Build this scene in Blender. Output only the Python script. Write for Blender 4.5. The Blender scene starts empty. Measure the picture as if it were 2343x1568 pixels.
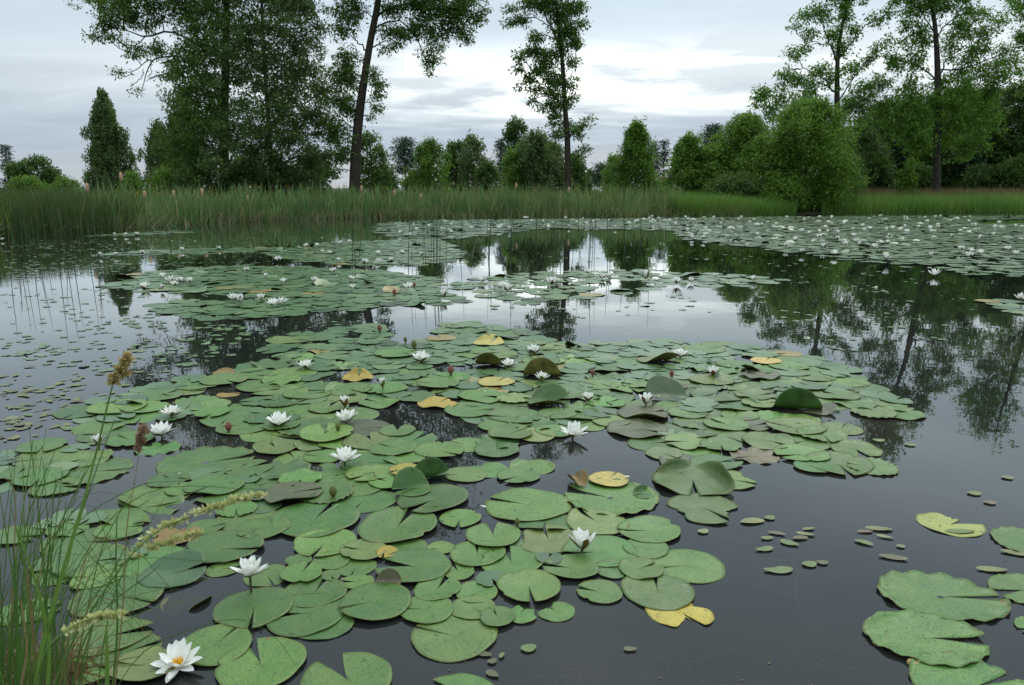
import bpy, math
import numpy as np
from mathutils import Vector, Matrix

rng = np.random.default_rng(11)
PI = math.pi
R = math.radians
COL = bpy.context.scene.collection

# ------------------------------------------------------------------ camera geometry
F, CU, CV, CAMH = 1780.0, 1171.0, 784.0, 1.4
PITCH = math.atan((784 - 430) / F)
SP, CP = math.sin(PITCH), math.cos(PITCH)
EYE = np.array([0.0, 0.0, CAMH])
FWD = np.array([0.0, CP, -SP])


def ray(u, v):
    a, b = (u - CU) / F, (CV - v) / F
    return np.array([a, CP + b * SP, -SP + b * CP])


def ground(u, v, z=0.0):
    d = ray(u, v)
    return EYE + d * ((z - CAMH) / d[2])


def at(u, v, Y):
    d = ray(u, v)
    return EYE + d * (Y / d[1])


def size(w, P):
    return w * float(np.dot(np.asarray(P) - EYE, FWD)) / F


# ------------------------------------------------------------------ mesh helpers
class MB:
    def __init__(self):
        self.v, self.f, self.n = [], [], 0

    def add(self, verts, faces, mat=0, tint=None):
        verts = np.asarray(verts, float).reshape(-1, 3)
        faces = np.asarray(faces, int)
        k = len(faces)
        if k == 0:
            return
        t = np.full(k, 0.5) if tint is None else np.broadcast_to(np.asarray(tint, float), (k,))
        m = np.broadcast_to(np.asarray(mat, int), (k,))
        self.v.append(verts)
        self.f.append((faces + self.n, m, t))
        self.n += len(verts)

    def mesh(self, name, mats, smooth=False, tint=True):
        me = bpy.data.meshes.new(name)
        V = np.concatenate(self.v).astype(np.float32)
        me.vertices.add(len(V))
        me.vertices.foreach_set('co', V.ravel())
        loops = np.concatenate([f.ravel() for f, m, t in self.f]).astype(np.int32)
        tot = np.concatenate([np.full(len(f), f.shape[1]) for f, m, t in self.f])
        start = np.concatenate([[0], np.cumsum(tot)[:-1]]).astype(np.int32)
        me.loops.add(len(loops))
        me.loops.foreach_set('vertex_index', loops)
        me.polygons.add(len(tot))
        me.polygons.foreach_set('loop_start', start)
        me.polygons.foreach_set('material_index', np.concatenate([m for f, m, t in self.f]).astype(np.int32))
        if smooth:
            me.polygons.foreach_set('use_smooth', np.ones(len(tot), bool))
        for m in mats:
            me.materials.append(m)
        me.update(calc_edges=True)
        if tint:
            a = me.attributes.new('tint', 'FLOAT', 'FACE')
            a.data.foreach_set('value', np.concatenate([t for f, m, t in self.f]).astype(np.float32))
        return me

    def build(self, name, mats, parent=None, smooth=False, loc=None, tint=True):
        if loc is not None:
            L = np.asarray(loc, float)
            self.v = [v - L for v in self.v]
        return link(name, self.mesh(name, mats, smooth, tint), parent, loc if parent is None else None)


def link(name, data, parent=None, loc=None):
    o = bpy.data.objects.new(name, data)
    COL.objects.link(o)
    if loc is not None:
        o.location = [float(c) for c in loc]
    if parent is not None:
        o.parent = parent
    return o


def tag(o, label=None, cat=None, group=None, kind=None):
    if label:
        o['label'] = label
    if cat:
        o['category'] = cat
    if group:
        o['group'] = group
    if kind:
        o['kind'] = kind
    return o


def unit(a):
    a = np.asarray(a, float)
    return a / np.maximum(np.linalg.norm(a, axis=-1, keepdims=True), 1e-9)


def spline(pts, n):
    P = np.asarray(pts, float)
    if len(P) < 3:
        t = np.linspace(0, 1, n)[:, None]
        return P[0] * (1 - t) + P[-1] * t
    Q = np.vstack([2 * P[0] - P[1], P, 2 * P[-1] - P[-2]])
    out = []
    for s in np.linspace(0, len(P) - 1 - 1e-6, n):
        i = int(s)
        t = s - i
        a, b, c, d = Q[i], Q[i + 1], Q[i + 2], Q[i + 3]
        out.append(0.5 * (2 * b + (c - a) * t + (2 * a - 5 * b + 4 * c - d) * t * t + (3 * b - a - 3 * c + d) * t ** 3))
    return np.array(out)


def tube(mb, pts, radii, n=6, mat=0, tint=0.5, cap=True):
    P = np.asarray(pts, float)
    k = len(P)
    radii = np.interp(np.linspace(0, 1, k), np.linspace(0, 1, len(radii)), radii) if len(radii) != k else np.asarray(radii)
    T = unit(np.gradient(P, axis=0))
    ref = np.array([0.0, 0.0, 1.0]) if abs(np.mean(T[:, 2])) < 0.8 else np.array([1.0, 0.0, 0.0])
    A = unit(np.cross(T, ref))
    B = np.cross(T, A)
    th = np.linspace(0, 2 * PI, n, endpoint=False)
    V = P[:, None, :] + radii[:, None, None] * (np.cos(th)[None, :, None] * A[:, None, :] + np.sin(th)[None, :, None] * B[:, None, :])
    i, j = np.meshgrid(np.arange(k - 1), np.arange(n), indexing='ij')
    j2 = (j + 1) % n
    fs = np.stack([i * n + j, i * n + j2, (i + 1) * n + j2, (i + 1) * n + j], -1).reshape(-1, 4)
    mb.add(V.reshape(-1, 3), fs, mat, tint)
    if cap:
        mb.add(np.vstack([V[-1], P[-1:]]), [[a, (a + 1) % n, n] for a in range(n)], mat, tint)
        mb.add(np.vstack([V[0], P[:1]]), [[(a + 1) % n, a, n] for a in range(n)], mat, tint)


def lathe(mb, prof, n=12, mat=0, tint=0.5, center=(0, 0, 0)):
    prof = np.asarray(prof, float)
    th = np.linspace(0, 2 * PI, n, endpoint=False)
    V = np.stack([prof[:, 0, None] * np.cos(th), prof[:, 0, None] * np.sin(th), np.repeat(prof[:, 1, None], n, 1)], -1)
    k = len(prof)
    i, j = np.meshgrid(np.arange(k - 1), np.arange(n), indexing='ij')
    j2 = (j + 1) % n
    mb.add(V.reshape(-1, 3) + np.asarray(center), np.stack([i * n + j, i * n + j2, (i + 1) * n + j2, (i + 1) * n + j], -1).reshape(-1, 4), mat, tint)


def leaf_cloud(mb, C, n, spread, L, W, droop=0.3, outward=0.7, mat=0, tints=None):
    C = np.asarray(C, float).reshape(-1, 3)
    k = len(C)
    if k == 0:
        return
    N = k * n
    d0 = unit(rng.normal(0, 1, (N, 3)))
    rad = rng.random(N) ** 0.5
    sp = np.broadcast_to(np.asarray(spread, float), (k, 3)) if np.ndim(spread) else np.full((k, 3), spread)
    off = d0 * rad[:, None] * np.repeat(sp, n, 0)
    P = np.repeat(C, n, 0) + off
    d = unit(unit(off) * outward + rng.normal(0, 0.55, (N, 3)) + np.array([0, 0, -droop]))
    s = unit(np.cross(d, rng.normal(0, 1, (N, 3)) + np.array([0, 0, 1.2])))
    ln = (L * (0.45 + 1.15 * rng.random(N) ** 1.3))[:, None]
    w = ln * (W / L) * 0.5
    V = np.stack([P, P + d * ln * 0.45 + s * w, P + d * ln, P + d * ln * 0.45 - s * w], 1).reshape(-1, 3)
    ct = rng.normal(0.5, 0.13, k) if tints is None else tints
    t = np.clip(np.repeat(ct, n) + rng.normal(0, 0.16, N), 0, 1)
    mb.add(V, np.arange(4 * N).reshape(N, 4), mat, t)


# ------------------------------------------------------------------ materials
def new_mat(name):
    m = bpy.data.materials.new(name)
    m.use_nodes = True
    nt = m.node_tree
    nt.nodes.clear()
    out = nt.nodes.new('ShaderNodeOutputMaterial')
    return m, nt, out


def N(nt, typ, ins=None, **props):
    n = nt.nodes.new('ShaderNode' + typ)
    for k, v in props.items():
        setattr(n, k, v)
    for k, v in (ins or {}).items():
        if isinstance(v, bpy.types.NodeSocket):
            nt.links.new(v, n.inputs[k])
        else:
            n.inputs[k].default_value = v
    return n


def M(nt, op, a, b=None, c=None, clamp=False):
    ins = {0: a}
    if b is not None:
        ins[1] = b
    if c is not None:
        ins[2] = c
    return N(nt, 'Math', ins, operation=op, use_clamp=clamp).outputs[0]


def ramp(nt, fac, stops, interp='LINEAR'):
    n = N(nt, 'ValToRGB', {0: fac})
    cr = n.color_ramp
    cr.interpolation = interp
    while len(cr.elements) < len(stops):
        cr.elements.new(0.5)
    for e, (p, c) in zip(cr.elements, stops):
        e.position = p
        e.color = tuple(c) + (1,) if len(c) == 3 else c
    return n.outputs[0]


def mixc(nt, fac, a, b, mode='MIX'):
    n = nt.nodes.new('ShaderNodeMix')
    n.data_type = 'RGBA'
    n.blend_type = mode
    for k, v in ((0, fac), (6, a), (7, b)):
        if isinstance(v, bpy.types.NodeSocket):
            nt.links.new(v, n.inputs[k])
        else:
            n.inputs[k].default_value = v if k == 0 else (tuple(v) + (1,) if len(v) == 3 else v)
    return n.outputs[2]


def foliage(name, dark, mid, light, trans=0.42, rough=0.5, spec=0.3):
    """leaf / blade material: colour varies leaf by leaf through the 'tint' attribute"""
    m, nt, out = new_mat(name)
    t = N(nt, 'Attribute', attribute_name='tint').outputs['Fac']
    c = ramp(nt, t, [(0.0, dark), (0.5, mid), (1.0, light)])
    b = N(nt, 'BsdfPrincipled', {'Base Color': c, 'Roughness': rough, 'Specular IOR Level': spec})
    tr = N(nt, 'BsdfTranslucent', {'Color': mixc(nt, 0.5, c, (light[0] * 1.3, light[1] * 1.3, light[2]))})
    mx = N(nt, 'MixShader', {0: trans, 1: b.outputs[0], 2: tr.outputs[0]})
    nt.links.new(mx.outputs[0], out.inputs[0])
    return m


def plain(name, col, rough=0.6, spec=0.4, var=0.25, scale=8.0, metallic=0.0, bump=0.0, trans=0.0):
    m, nt, out = new_mat(name)
    tc = N(nt, 'TexCoord').outputs['Object']
    nz = N(nt, 'TexNoise', {'Vector': tc, 'Scale': scale, 'Detail': 4.0}).outputs['Fac']
    lo = tuple(c * (1 - var) for c in col)
    hi = tuple(min(1, c * (1 + var)) for c in col)
    c = ramp(nt, nz, [(0.3, lo), (0.7, hi)])
    b = N(nt, 'BsdfPrincipled', {'Base Color': c, 'Roughness': rough, 'Specular IOR Level': spec, 'Metallic': metallic})
    if bump:
        bp = N(nt, 'Bump', {'Height': nz, 'Strength': bump, 'Distance': 0.02})
        nt.links.new(bp.outputs[0], b.inputs['Normal'])
    sh = b.outputs[0]
    if trans:
        tr = N(nt, 'BsdfTranslucent', {'Color': c})
        sh = N(nt, 'MixShader', {0: trans, 1: sh, 2: tr.outputs[0]}).outputs[0]
    nt.links.new(sh, out.inputs[0])
    return m


def bark(name, dark, light, sx=6.0):
    m, nt, out = new_mat(name)
    tc = N(nt, 'TexCoord').outputs['Object']
    mp = N(nt, 'Mapping', {'Vector': tc, 'Scale': (sx, sx, 1.2)}).outputs[0]
    nz = N(nt, 'TexNoise', {'Vector': mp, 'Scale': 2.0, 'Detail': 6.0, 'Roughness': 0.65}).outputs['Fac']
    c = ramp(nt, nz, [(0.35, dark), (0.7, light)])
    b = N(nt, 'BsdfPrincipled', {'Base Color': c, 'Roughness': 0.85, 'Specular IOR Level': 0.2})
    bp = N(nt, 'Bump', {'Height': nz, 'Strength': 0.8, 'Distance': 0.05})
    nt.links.new(bp.outputs[0], b.inputs['Normal'])
    nt.links.new(b.outputs[0], out.inputs[0])
    return m


def pad_material(name, merged=False):
    m, nt, out = new_mat(name)
    if merged:
        t = N(nt, 'Attribute', attribute_name='tint').outputs['Fac']
        base = ramp(nt, t, [(0.0, (0.020, 0.050, 0.012)), (0.2, (0.052, 0.115, 0.034)), (0.55, (0.078, 0.155, 0.05)), (0.9, (0.125, 0.20, 0.07)), (0.97, (0.16, 0.21, 0.06)), (1.0, (0.28, 0.2, 0.05))])
        geo = N(nt, 'NewGeometry').outputs['Position']
        nz = N(nt, 'TexNoise', {'Vector': geo, 'Scale': 14.0, 'Detail': 5.0, 'Roughness': 0.6}).outputs['Fac']
        c = mixc(nt, M(nt, 'MULTIPLY', nz, 0.5), base, mixc(nt, 0.6, base, (0.03, 0.06, 0.02)))
        b = N(nt, 'BsdfPrincipled', {'Base Color': c, 'Roughness': 0.34, 'Specular IOR Level': 0.5})
        nt.links.new(b.outputs[0], out.inputs[0])
        return m
    oi = N(nt, 'ObjectInfo')
    base = oi.outputs['Color']
    rnd = M(nt, 'MULTIPLY', oi.outputs['Random'], 60.0)
    tc = N(nt, 'TexCoord').outputs['Object']
    sx = N(nt, 'SeparateXYZ', {0: tc})
    x, y = sx.outputs[0], sx.outputs[1]
    rho = M(nt, 'SQRT', M(nt, 'ADD', M(nt, 'MULTIPLY', x, x), M(nt, 'MULTIPLY', y, y)))
    # broad tone drift and small dark specks on the blade
    n1 = N(nt, 'TexNoise', {'Vector': tc, 'W': rnd, 'Scale': 1.6, 'Detail': 3.0}, noise_dimensions='4D').outputs['Fac']
    n2 = N(nt, 'TexNoise', {'Vector': tc, 'W': rnd, 'Scale': 24.0, 'Detail': 3.0, 'Roughness': 0.6}, noise_dimensions='4D').outputs['Fac']
    n3 = N(nt, 'TexNoise', {'Vector': tc, 'W': rnd, 'Scale': 3.1, 'Detail': 5.0, 'Roughness': 0.62}, noise_dimensions='4D').outputs['Fac']
    n4 = N(nt, 'TexNoise', {'Vector': tc, 'W': rnd, 'Scale': 7.0, 'Detail': 4.0}, noise_dimensions='4D').outputs['Fac']
    c = mixc(nt, M(nt, 'MULTIPLY_ADD', n1, 2.2, -0.75, clamp=True), mixc(nt, 0.4, base, (0.026, 0.08, 0.028)), mixc(nt, 0.25, base, (0.16, 0.19, 0.05)))
    speck = M(nt, 'MULTIPLY_ADD', n2, 9.0, -4.7, clamp=True)
    c = mixc(nt, M(nt, 'MULTIPLY', speck, 0.75), c, (0.014, 0.04, 0.014))
    # veins fan out from the petiole
    ang = M(nt, 'ARCTAN2', y, x)
    vein = M(nt, 'POWER', M(nt, 'ABSOLUTE', M(nt, 'COSINE', M(nt, 'MULTIPLY_ADD', ang, 8.5, M(nt, 'MULTIPLY', n1, 1.2)))), 26.0)
    vein = M(nt, 'MULTIPLY', vein, M(nt, 'SUBTRACT', 1.0, rho, clamp=True))
    c = mixc(nt, M(nt, 'MULTIPLY', vein, 0.16), c, (0.2, 0.3, 0.1))
    dead = M(nt, 'MULTIPLY_ADD', M(nt, 'ADD', n4, M(nt, 'MULTIPLY', rho, 0.1)), 12.0, -8.4, clamp=True)
    c = mixc(nt, M(nt, 'MULTIPLY', dead, 0.75), c, (0.16, 0.10, 0.035))
    rim = M(nt, 'MULTIPLY_ADD', rho, 22.0, -20.4, clamp=True)
    c = mixc(nt, M(nt, 'MULTIPLY', rim, 0.3), c, (0.16, 0.14, 0.045))
    wet = M(nt, 'MULTIPLY_ADD', n3, 26.0, -15.9, clamp=True)
    c = mixc(nt, M(nt, 'MULTIPLY', wet, 0.72), c, (0.02, 0.075, 0.008))
    rgh = M(nt, 'SUBTRACT', M(nt, 'MULTIPLY_ADD', n4, 0.3, 0.3), M(nt, 'MULTIPLY', wet, 0.33))
    b = N(nt, 'BsdfPrincipled', {'Base Color': c, 'Roughness': rgh, 'Specular IOR Level': 0.4})
    hgt = M(nt, 'ADD', M(nt, 'MULTIPLY', n2, 0.6), M(nt, 'MULTIPLY', vein, -0.2))
    bp = N(nt, 'Bump', {'Height': hgt, 'Strength': 0.35, 'Distance': 0.004})
    nt.links.new(bp.outputs[0], b.inputs['Normal'])
    nt.links.new(b.outputs[0], out.inputs[0])
    return m


MAT = {}
MAT['pad'] = pad_material('lily_pad_surface')
MAT['pad_far'] = pad_material('lily_pad_surface_distant', True)
MAT['under'] = plain('lily_pad_underside', (0.17, 0.165, 0.035), 0.4, 0.45, 0.45, 2.2, trans=0.4)
MAT['under_green'] = plain('lily_pad_green_underside', (0.045, 0.12, 0.016), 0.4, 0.45, 0.4, 2.2, trans=0.35)
MAT['rim'] = plain('lily_pad_rim', (0.11, 0.10, 0.03), 0.45, 0.4, 0.4, 5.0)
MAT['petal'] = plain('white_petal', (0.86, 0.86, 0.80), 0.5, 0.3, 0.05, 3.0, trans=0.22)
MAT['sepal'] = plain('brown_sepal', (0.14, 0.055, 0.016), 0.45, 0.4, 0.5, 2.5)
MAT['sepal_green'] = plain('olive_sepal', (0.10, 0.11, 0.02), 0.45, 0.4, 0.4, 2.5)
MAT['sepal_red'] = plain('red_brown_sepal', (0.19, 0.06, 0.035), 0.45, 0.4, 0.35, 2.5)
MAT['stamen'] = plain('yellow_stamen', (0.85, 0.5, 0.02), 0.5, 0.3, 0.2, 20.0)
MAT['stem'] = plain('lily_stem', (0.07, 0.055, 0.02), 0.5, 0.4, 0.3, 20.0)
MAT['ash'] = foliage('ash_leaf', (0.0264, 0.066, 0.0108), (0.0624, 0.142, 0.0216), (0.138, 0.24, 0.0378))
MAT['ash_fresh'] = foliage('fresh_ash_leaf', (0.036, 0.095, 0.0126), (0.084, 0.2, 0.0234), (0.162, 0.31, 0.0405))
MAT['aspen'] = foliage('aspen_leaf', (0.0288, 0.065, 0.0162), (0.0696, 0.135, 0.0306), (0.168, 0.24, 0.0765))
MAT['birch'] = foliage('birch_leaf', (0.0408, 0.08, 0.0216), (0.084, 0.145, 0.0378), (0.156, 0.22, 0.0675))
MAT['bush'] = foliage('bush_leaf', (0.0432, 0.1, 0.0126), (0.096, 0.2, 0.0234), (0.18, 0.31, 0.0432))
MAT['bright'] = foliage('bright_leaf', (0.042, 0.1, 0.0126), (0.09, 0.19, 0.0234), (0.156, 0.28, 0.036))
MAT['wood'] = foliage('woodland_leaf', (0.0264, 0.064, 0.0117), (0.0552, 0.12, 0.0207), (0.102, 0.18, 0.0324))
MAT['spruce'] = foliage('spruce_needle', (0.014, 0.034, 0.017), (0.026, 0.06, 0.028), (0.045, 0.09, 0.04), 0.12)
MAT['pine'] = foliage('pine_needle', (0.02, 0.048, 0.024), (0.04, 0.085, 0.042), (0.07, 0.125, 0.06), 0.12)
MAT['reed'] = foliage('reed_blade', (0.034, 0.10, 0.028), (0.088, 0.215, 0.056), (0.40, 0.33, 0.18), 0.25)
MAT['rush'] = foliage('rush_blade', (0.022, 0.062, 0.014), (0.045, 0.118, 0.024), (0.17, 0.13, 0.055), 0.2)
MAT['grass'] = foliage('shore_grass_blade', (0.055, 0.14, 0.018), (0.115, 0.24, 0.036), (0.22, 0.33, 0.075), 0.3)
MAT['seedgrass'] = foliage('red_seed_grass', (0.09, 0.10, 0.03), (0.16, 0.125, 0.05), (0.24, 0.165, 0.08), 0.2)
MAT['meadow'] = foliage('meadow_blade', (0.048, 0.07, 0.0126), (0.102, 0.125, 0.0234), (0.24, 0.17, 0.045), 0.3)
MAT['goldbloom'] = plain('yellow_bloom', (0.5, 0.3, 0.02), 0.6, 0.2, 0.3, 1.0)
MAT['whitebloom'] = plain('white_bloom', (0.7, 0.7, 0.62), 0.6, 0.2, 0.1, 1.0)
MAT['blade'] = foliage('foreground_blade', (0.022, 0.06, 0.014), (0.05, 0.12, 0.025), (0.13, 0.23, 0.045), 0.3)
MAT['straw'] = foliage('dry_blade', (0.10, 0.055, 0.025), (0.19, 0.12, 0.055), (0.36, 0.27, 0.15), 0.25)
MAT['seed'] = foliage('grass_seed', (0.34, 0.34, 0.12), (0.52, 0.52, 0.22), (0.66, 0.66, 0.34), 0.3)
MAT['seed_brown'] = foliage('brown_grass_seed', (0.17, 0.10, 0.055), (0.28, 0.17, 0.10), (0.38, 0.25, 0.16), 0.25)
MAT['seed_tan'] = foliage('tan_grass_seed', (0.26, 0.19, 0.06), (0.40, 0.31, 0.12), (0.55, 0.45, 0.2), 0.25)
MAT['bark'] = bark('dark_bark', (0.022, 0.018, 0.014), (0.07, 0.058, 0.045))
MAT['bark_brown'] = bark('brown_bark', (0.022, 0.017, 0.013), (0.07, 0.052, 0.038))
MAT['bark_grey'] = bark('grey_bark', (0.045, 0.042, 0.036), (0.14, 0.13, 0.115))
MAT['bark_birch'] = bark('birch_bark', (0.08, 0.075, 0.07), (0.42, 0.41, 0.38))
MAT['bark_pine'] = bark('pine_bark', (0.05, 0.028, 0.018), (0.16, 0.085, 0.05))
MAT['cattail'] = plain('cattail_head', (0.42, 0.27, 0.16), 0.8, 0.2, 0.35, 20.0)
MAT['bulrush'] = plain('bulrush_stem', (0.018, 0.034, 0.012), 0.5, 0.4, 0.3, 8.0)
MAT['weed'] = pad_material('pondweed_leaf')
MAT['weedstem'] = plain('water_weed_stem', (0.34, 0.23, 0.12), 0.6, 0.3, 0.3, 12.0)
MAT['paint_white'] = plain('white_paint', (0.78, 0.78, 0.78), 0.35, 0.5, 0.03, 2.0)
MAT['paint_dark'] = plain('dark_car_paint', (0.018, 0.02, 0.025), 0.25, 0.6, 0.2, 2.0)
MAT['paint_silver'] = plain('silver_car_paint', (0.4, 0.41, 0.42), 0.3, 0.6, 0.05, 2.0)
MAT['paint_red'] = plain('dark_red_paint', (0.16, 0.022, 0.018), 0.5, 0.4, 0.2, 4.0)
MAT['glass'] = plain('window_glass', (0.02, 0.025, 0.03), 0.05, 0.8, 0.05, 1.0)
MAT['rubber'] = plain('tyre_rubber', (0.015, 0.015, 0.015), 0.8, 0.3, 0.2, 10.0)
MAT['metal'] = plain('grey_metal', (0.3, 0.3, 0.3), 0.4, 0.5, 0.1, 10.0, metallic=0.6)
MAT['asphalt'] = plain('asphalt', (0.06, 0.058, 0.055), 0.9, 0.2, 0.2, 1.5)


def ground_material():
    m, nt, out = new_mat('meadow_ground')
    p = N(nt, 'NewGeometry').outputs['Position']
    n1 = N(nt, 'TexNoise', {'Vector': p, 'Scale': 0.35, 'Detail': 6.0}).outputs['Fac']
    n2 = N(nt, 'TexNoise', {'Vector': p, 'Scale': 9.0, 'Detail': 6.0, 'Roughness': 0.7}).outputs['Fac']
    c = ramp(nt, n1, [(0.3, (0.03, 0.055, 0.014)), (0.52, (0.055, 0.085, 0.02)), (0.75, (0.11, 0.095, 0.035))])
    c = mixc(nt, n2, c, (0.035, 0.03, 0.014))
    z = N(nt, 'SeparateXYZ', {0: p}).outputs[2]
    mud = M(nt, 'MULTIPLY_ADD', z, -6.0, 1.0, clamp=True)
    c = mixc(nt, mud, c, (0.03, 0.021, 0.012))
    b = N(nt, 'BsdfPrincipled', {'Base Color': c, 'Roughness': 0.95, 'Specular IOR Level': 0.2})
    bp = N(nt, 'Bump', {'Height': n2, 'Strength': 0.7, 'Distance': 0.08})
    nt.links.new(bp.outputs[0], b.inputs['Normal'])
    nt.links.new(b.outputs[0], out.inputs[0])
    return m


def water_material():
    m, nt, out = new_mat('pond_water')
    p = N(nt, 'NewGeometry').outputs['Position']
    n1 = N(nt, 'TexNoise', {'Vector': p, 'Scale': 1.3, 'Detail': 3.0, 'Roughness': 0.5}).outputs['Fac']
    n2 = N(nt, 'TexNoise', {'Vector': p, 'Scale': 7.0, 'Detail': 2.0}).outputs['Fac']
    h = M(nt, 'ADD', n1, M(nt, 'MULTIPLY', n2, 0.18))
    bp = N(nt, 'Bump', {'Height': h, 'Strength': 0.13, 'Distance': 0.010})
    n3 = N(nt, 'TexNoise', {'Vector': p, 'Scale': 0.7, 'Detail': 5.0}).outputs['Fac']
    body = N(nt, 'BsdfDiffuse', {'Color': ramp(nt, n3, [(0.3, (0.018, 0.021, 0.020)), (0.52, (0.029, 0.031, 0.028)), (0.75, (0.055, 0.05, 0.036))])})
    clear = N(nt, 'BsdfTransparent', {'Color': (0.80, 0.76, 0.62, 1)})
    inner = N(nt, 'MixShader', {0: 0.42, 1: body.outputs[0], 2: clear.outputs[0]})
    gl = N(nt, 'BsdfGlossy', {'Color': (0.96, 1.0, 1.0, 1), 'Roughness': 0.0, 'Normal': bp.outputs[0]})
    fr = N(nt, 'Fresnel', {'IOR': 1.38, 'Normal': bp.outputs[0]})
    mirror = M(nt, 'MINIMUM', M(nt, 'MULTIPLY', M(nt, 'POWER', fr.outputs[0], 1.4), 1.8), 0.88)
    mirror = M(nt, 'ADD', mirror, 0.015)
    mx = N(nt, 'MixShader', {0: mirror, 1: inner.outputs[0], 2: gl.outputs[0]})
    nt.links.new(mx.outputs[0], out.inputs[0])
    return m


MAT['ground'] = ground_material()
MAT['water'] = water_material()

# ------------------------------------------------------------------ world, sun, camera
SUN_EL, SUN_AZ = R(48), R(20)          # azimuth from +Y towards +X


def build_world():
    w = bpy.data.worlds.new('World')
    bpy.context.scene.world = w
    w.use_nodes = True
    nt = w.node_tree
    nt.nodes.clear()
    out = nt.nodes.new('ShaderNodeOutputWorld')
    sky = nt.nodes.new('ShaderNodeTexSky')
    sky.sky_type = 'NISHITA'
    sky.sun_disc = False
    sky.sun_elevation = SUN_EL
    sky.sun_rotation = SUN_AZ
    d = N(nt, 'TexCoord').outputs['Generated']
    s = N(nt, 'SeparateXYZ', {0: d})
    x, y, z = s.outputs
    zc = M(nt, 'MAXIMUM', z, 0.0)
    den = M(nt, 'ADD', zc, 0.09)
    px = M(nt, 'DIVIDE', x, den)
    py = M(nt, 'DIVIDE', y, den)
    pv = N(nt, 'CombineXYZ', {0: M(nt, 'MULTIPLY', px, 0.75), 1: py, 2: 0.0}).outputs[0]
    big = N(nt, 'TexNoise', {'Vector': pv, 'Scale': 0.55, 'Detail': 7.0, 'Roughness': 0.52, 'Distortion': 0.35}).outputs['Fac']
    wis = N(nt, 'TexNoise', {'Vector': pv, 'Scale': 1.7, 'Detail': 8.0, 'Roughness': 0.58, 'Distortion': 0.6}).outputs['Fac']
    zz = M(nt, 'ADD', zc, M(nt, 'ADD', M(nt, 'MULTIPLY_ADD', big, 0.10, -0.05), M(nt, 'MULTIPLY_ADD', wis, 0.05, -0.025)))
    col = ramp(nt, zz, [(0.0, (0.78, 0.77, 0.80)), (0.02, (0.66, 0.70, 0.77)), (0.055, (0.52, 0.61, 0.74)), (0.085, (0.62, 0.70, 0.80)),
                        (0.12, (0.84, 0.89, 0.95)), (0.145, (0.84, 0.89, 0.95)), (0.18, (0.66, 0.75, 0.84)), (0.225, (0.62, 0.71, 0.81)), (0.29, (0.80, 0.90, 1.0)), (0.42, (0.66, 0.77, 0.90)), (1.0, (0.86, 0.93, 1.0))])
    # the thin place in the cloud where the sun comes nearest to breaking through
    az = M(nt, 'ARCTAN2', x, y)
    ga = M(nt, 'EXPONENT', M(nt, 'MULTIPLY', M(nt, 'POWER', M(nt, 'DIVIDE', M(nt, 'SUBTRACT', az, 0.10), 0.34), 2.0), -1.0))
    ge = M(nt, 'EXPONENT', M(nt, 'MULTIPLY', M(nt, 'POWER', M(nt, 'DIVIDE', M(nt, 'SUBTRACT', zz, 0.128), 0.035), 2.0), -1.0))
    gap = M(nt, 'MULTIPLY', M(nt, 'MULTIPLY', ga, ge), M(nt, 'MULTIPLY_ADD', M(nt, 'ADD', M(nt, 'MULTIPLY', wis, 0.6), M(nt, 'MULTIPLY', big, 0.4)), 7.0, -3.05, clamp=True))
    left = M(nt, 'MULTIPLY', M(nt, 'MULTIPLY_ADD', az, -1.8, -0.1, clamp=True), 0.7)
    col = mixc(nt, left, col, (0.56, 0.64, 0.74))
    col = mixc(nt, gap, col, (1.75, 1.74, 1.70))
    col = mixc(nt, 1.0, col, (0.965, 1.0, 0.985), 'MULTIPLY')
    mott = M(nt, 'MULTIPLY_ADD', wis, 0.34, 0.88)
    lift = M(nt, 'MULTIPLY', mott, M(nt, 'MULTIPLY_ADD', zc, 1.35, 0.80))
    bgc = N(nt, 'Background', {'Color': col, 'Strength': lift})
    bgs = N(nt, 'Background', {'Color': sky.outputs[0], 'Strength': 0.1})
    mx = N(nt, 'MixShader', {0: 0.92, 1: bgs.outputs[0], 2: bgc.outputs[0]})
    nt.links.new(mx.outputs[0], out.inputs[0])


build_world()
sl = bpy.data.lights.new('sun', 'SUN')
sl.energy, sl.angle, sl.color = 0.9, R(25), (1.0, 0.96, 0.9)
so = link('sun', sl, loc=(0, 0, 30))
dirv = Vector((math.sin(SUN_AZ) * math.cos(SUN_EL), math.cos(SUN_AZ) * math.cos(SUN_EL), math.sin(SUN_EL)))
so.rotation_euler = dirv.to_track_quat('Z', 'Y').to_euler()

cam = bpy.data.cameras.new('camera')
cam.sensor_width = 23.7
cam.lens = 23.7 * F / 2342
cam.clip_start, cam.clip_end = 0.05, 3000
cam.dof.use_dof = True
cam.dof.focus_distance = 6.0
cam.dof.aperture_fstop = 7.0
co = link('camera', cam, loc=(0, 0, CAMH))
co.rotation_euler = (PI / 2 - PITCH, 0, 0)
sc = bpy.context.scene
sc.camera = co
sc.view_settings.view_transform = 'Standard'
sc.view_settings.look = 'None'
sc.view_settings.exposure = 0.0
sc.cycles.max_bounces = 8
sc.cycles.transparent_max_bounces = 12
sc.cycles.caustics_reflective = False
sc.cycles.use_denoising = True

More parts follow.
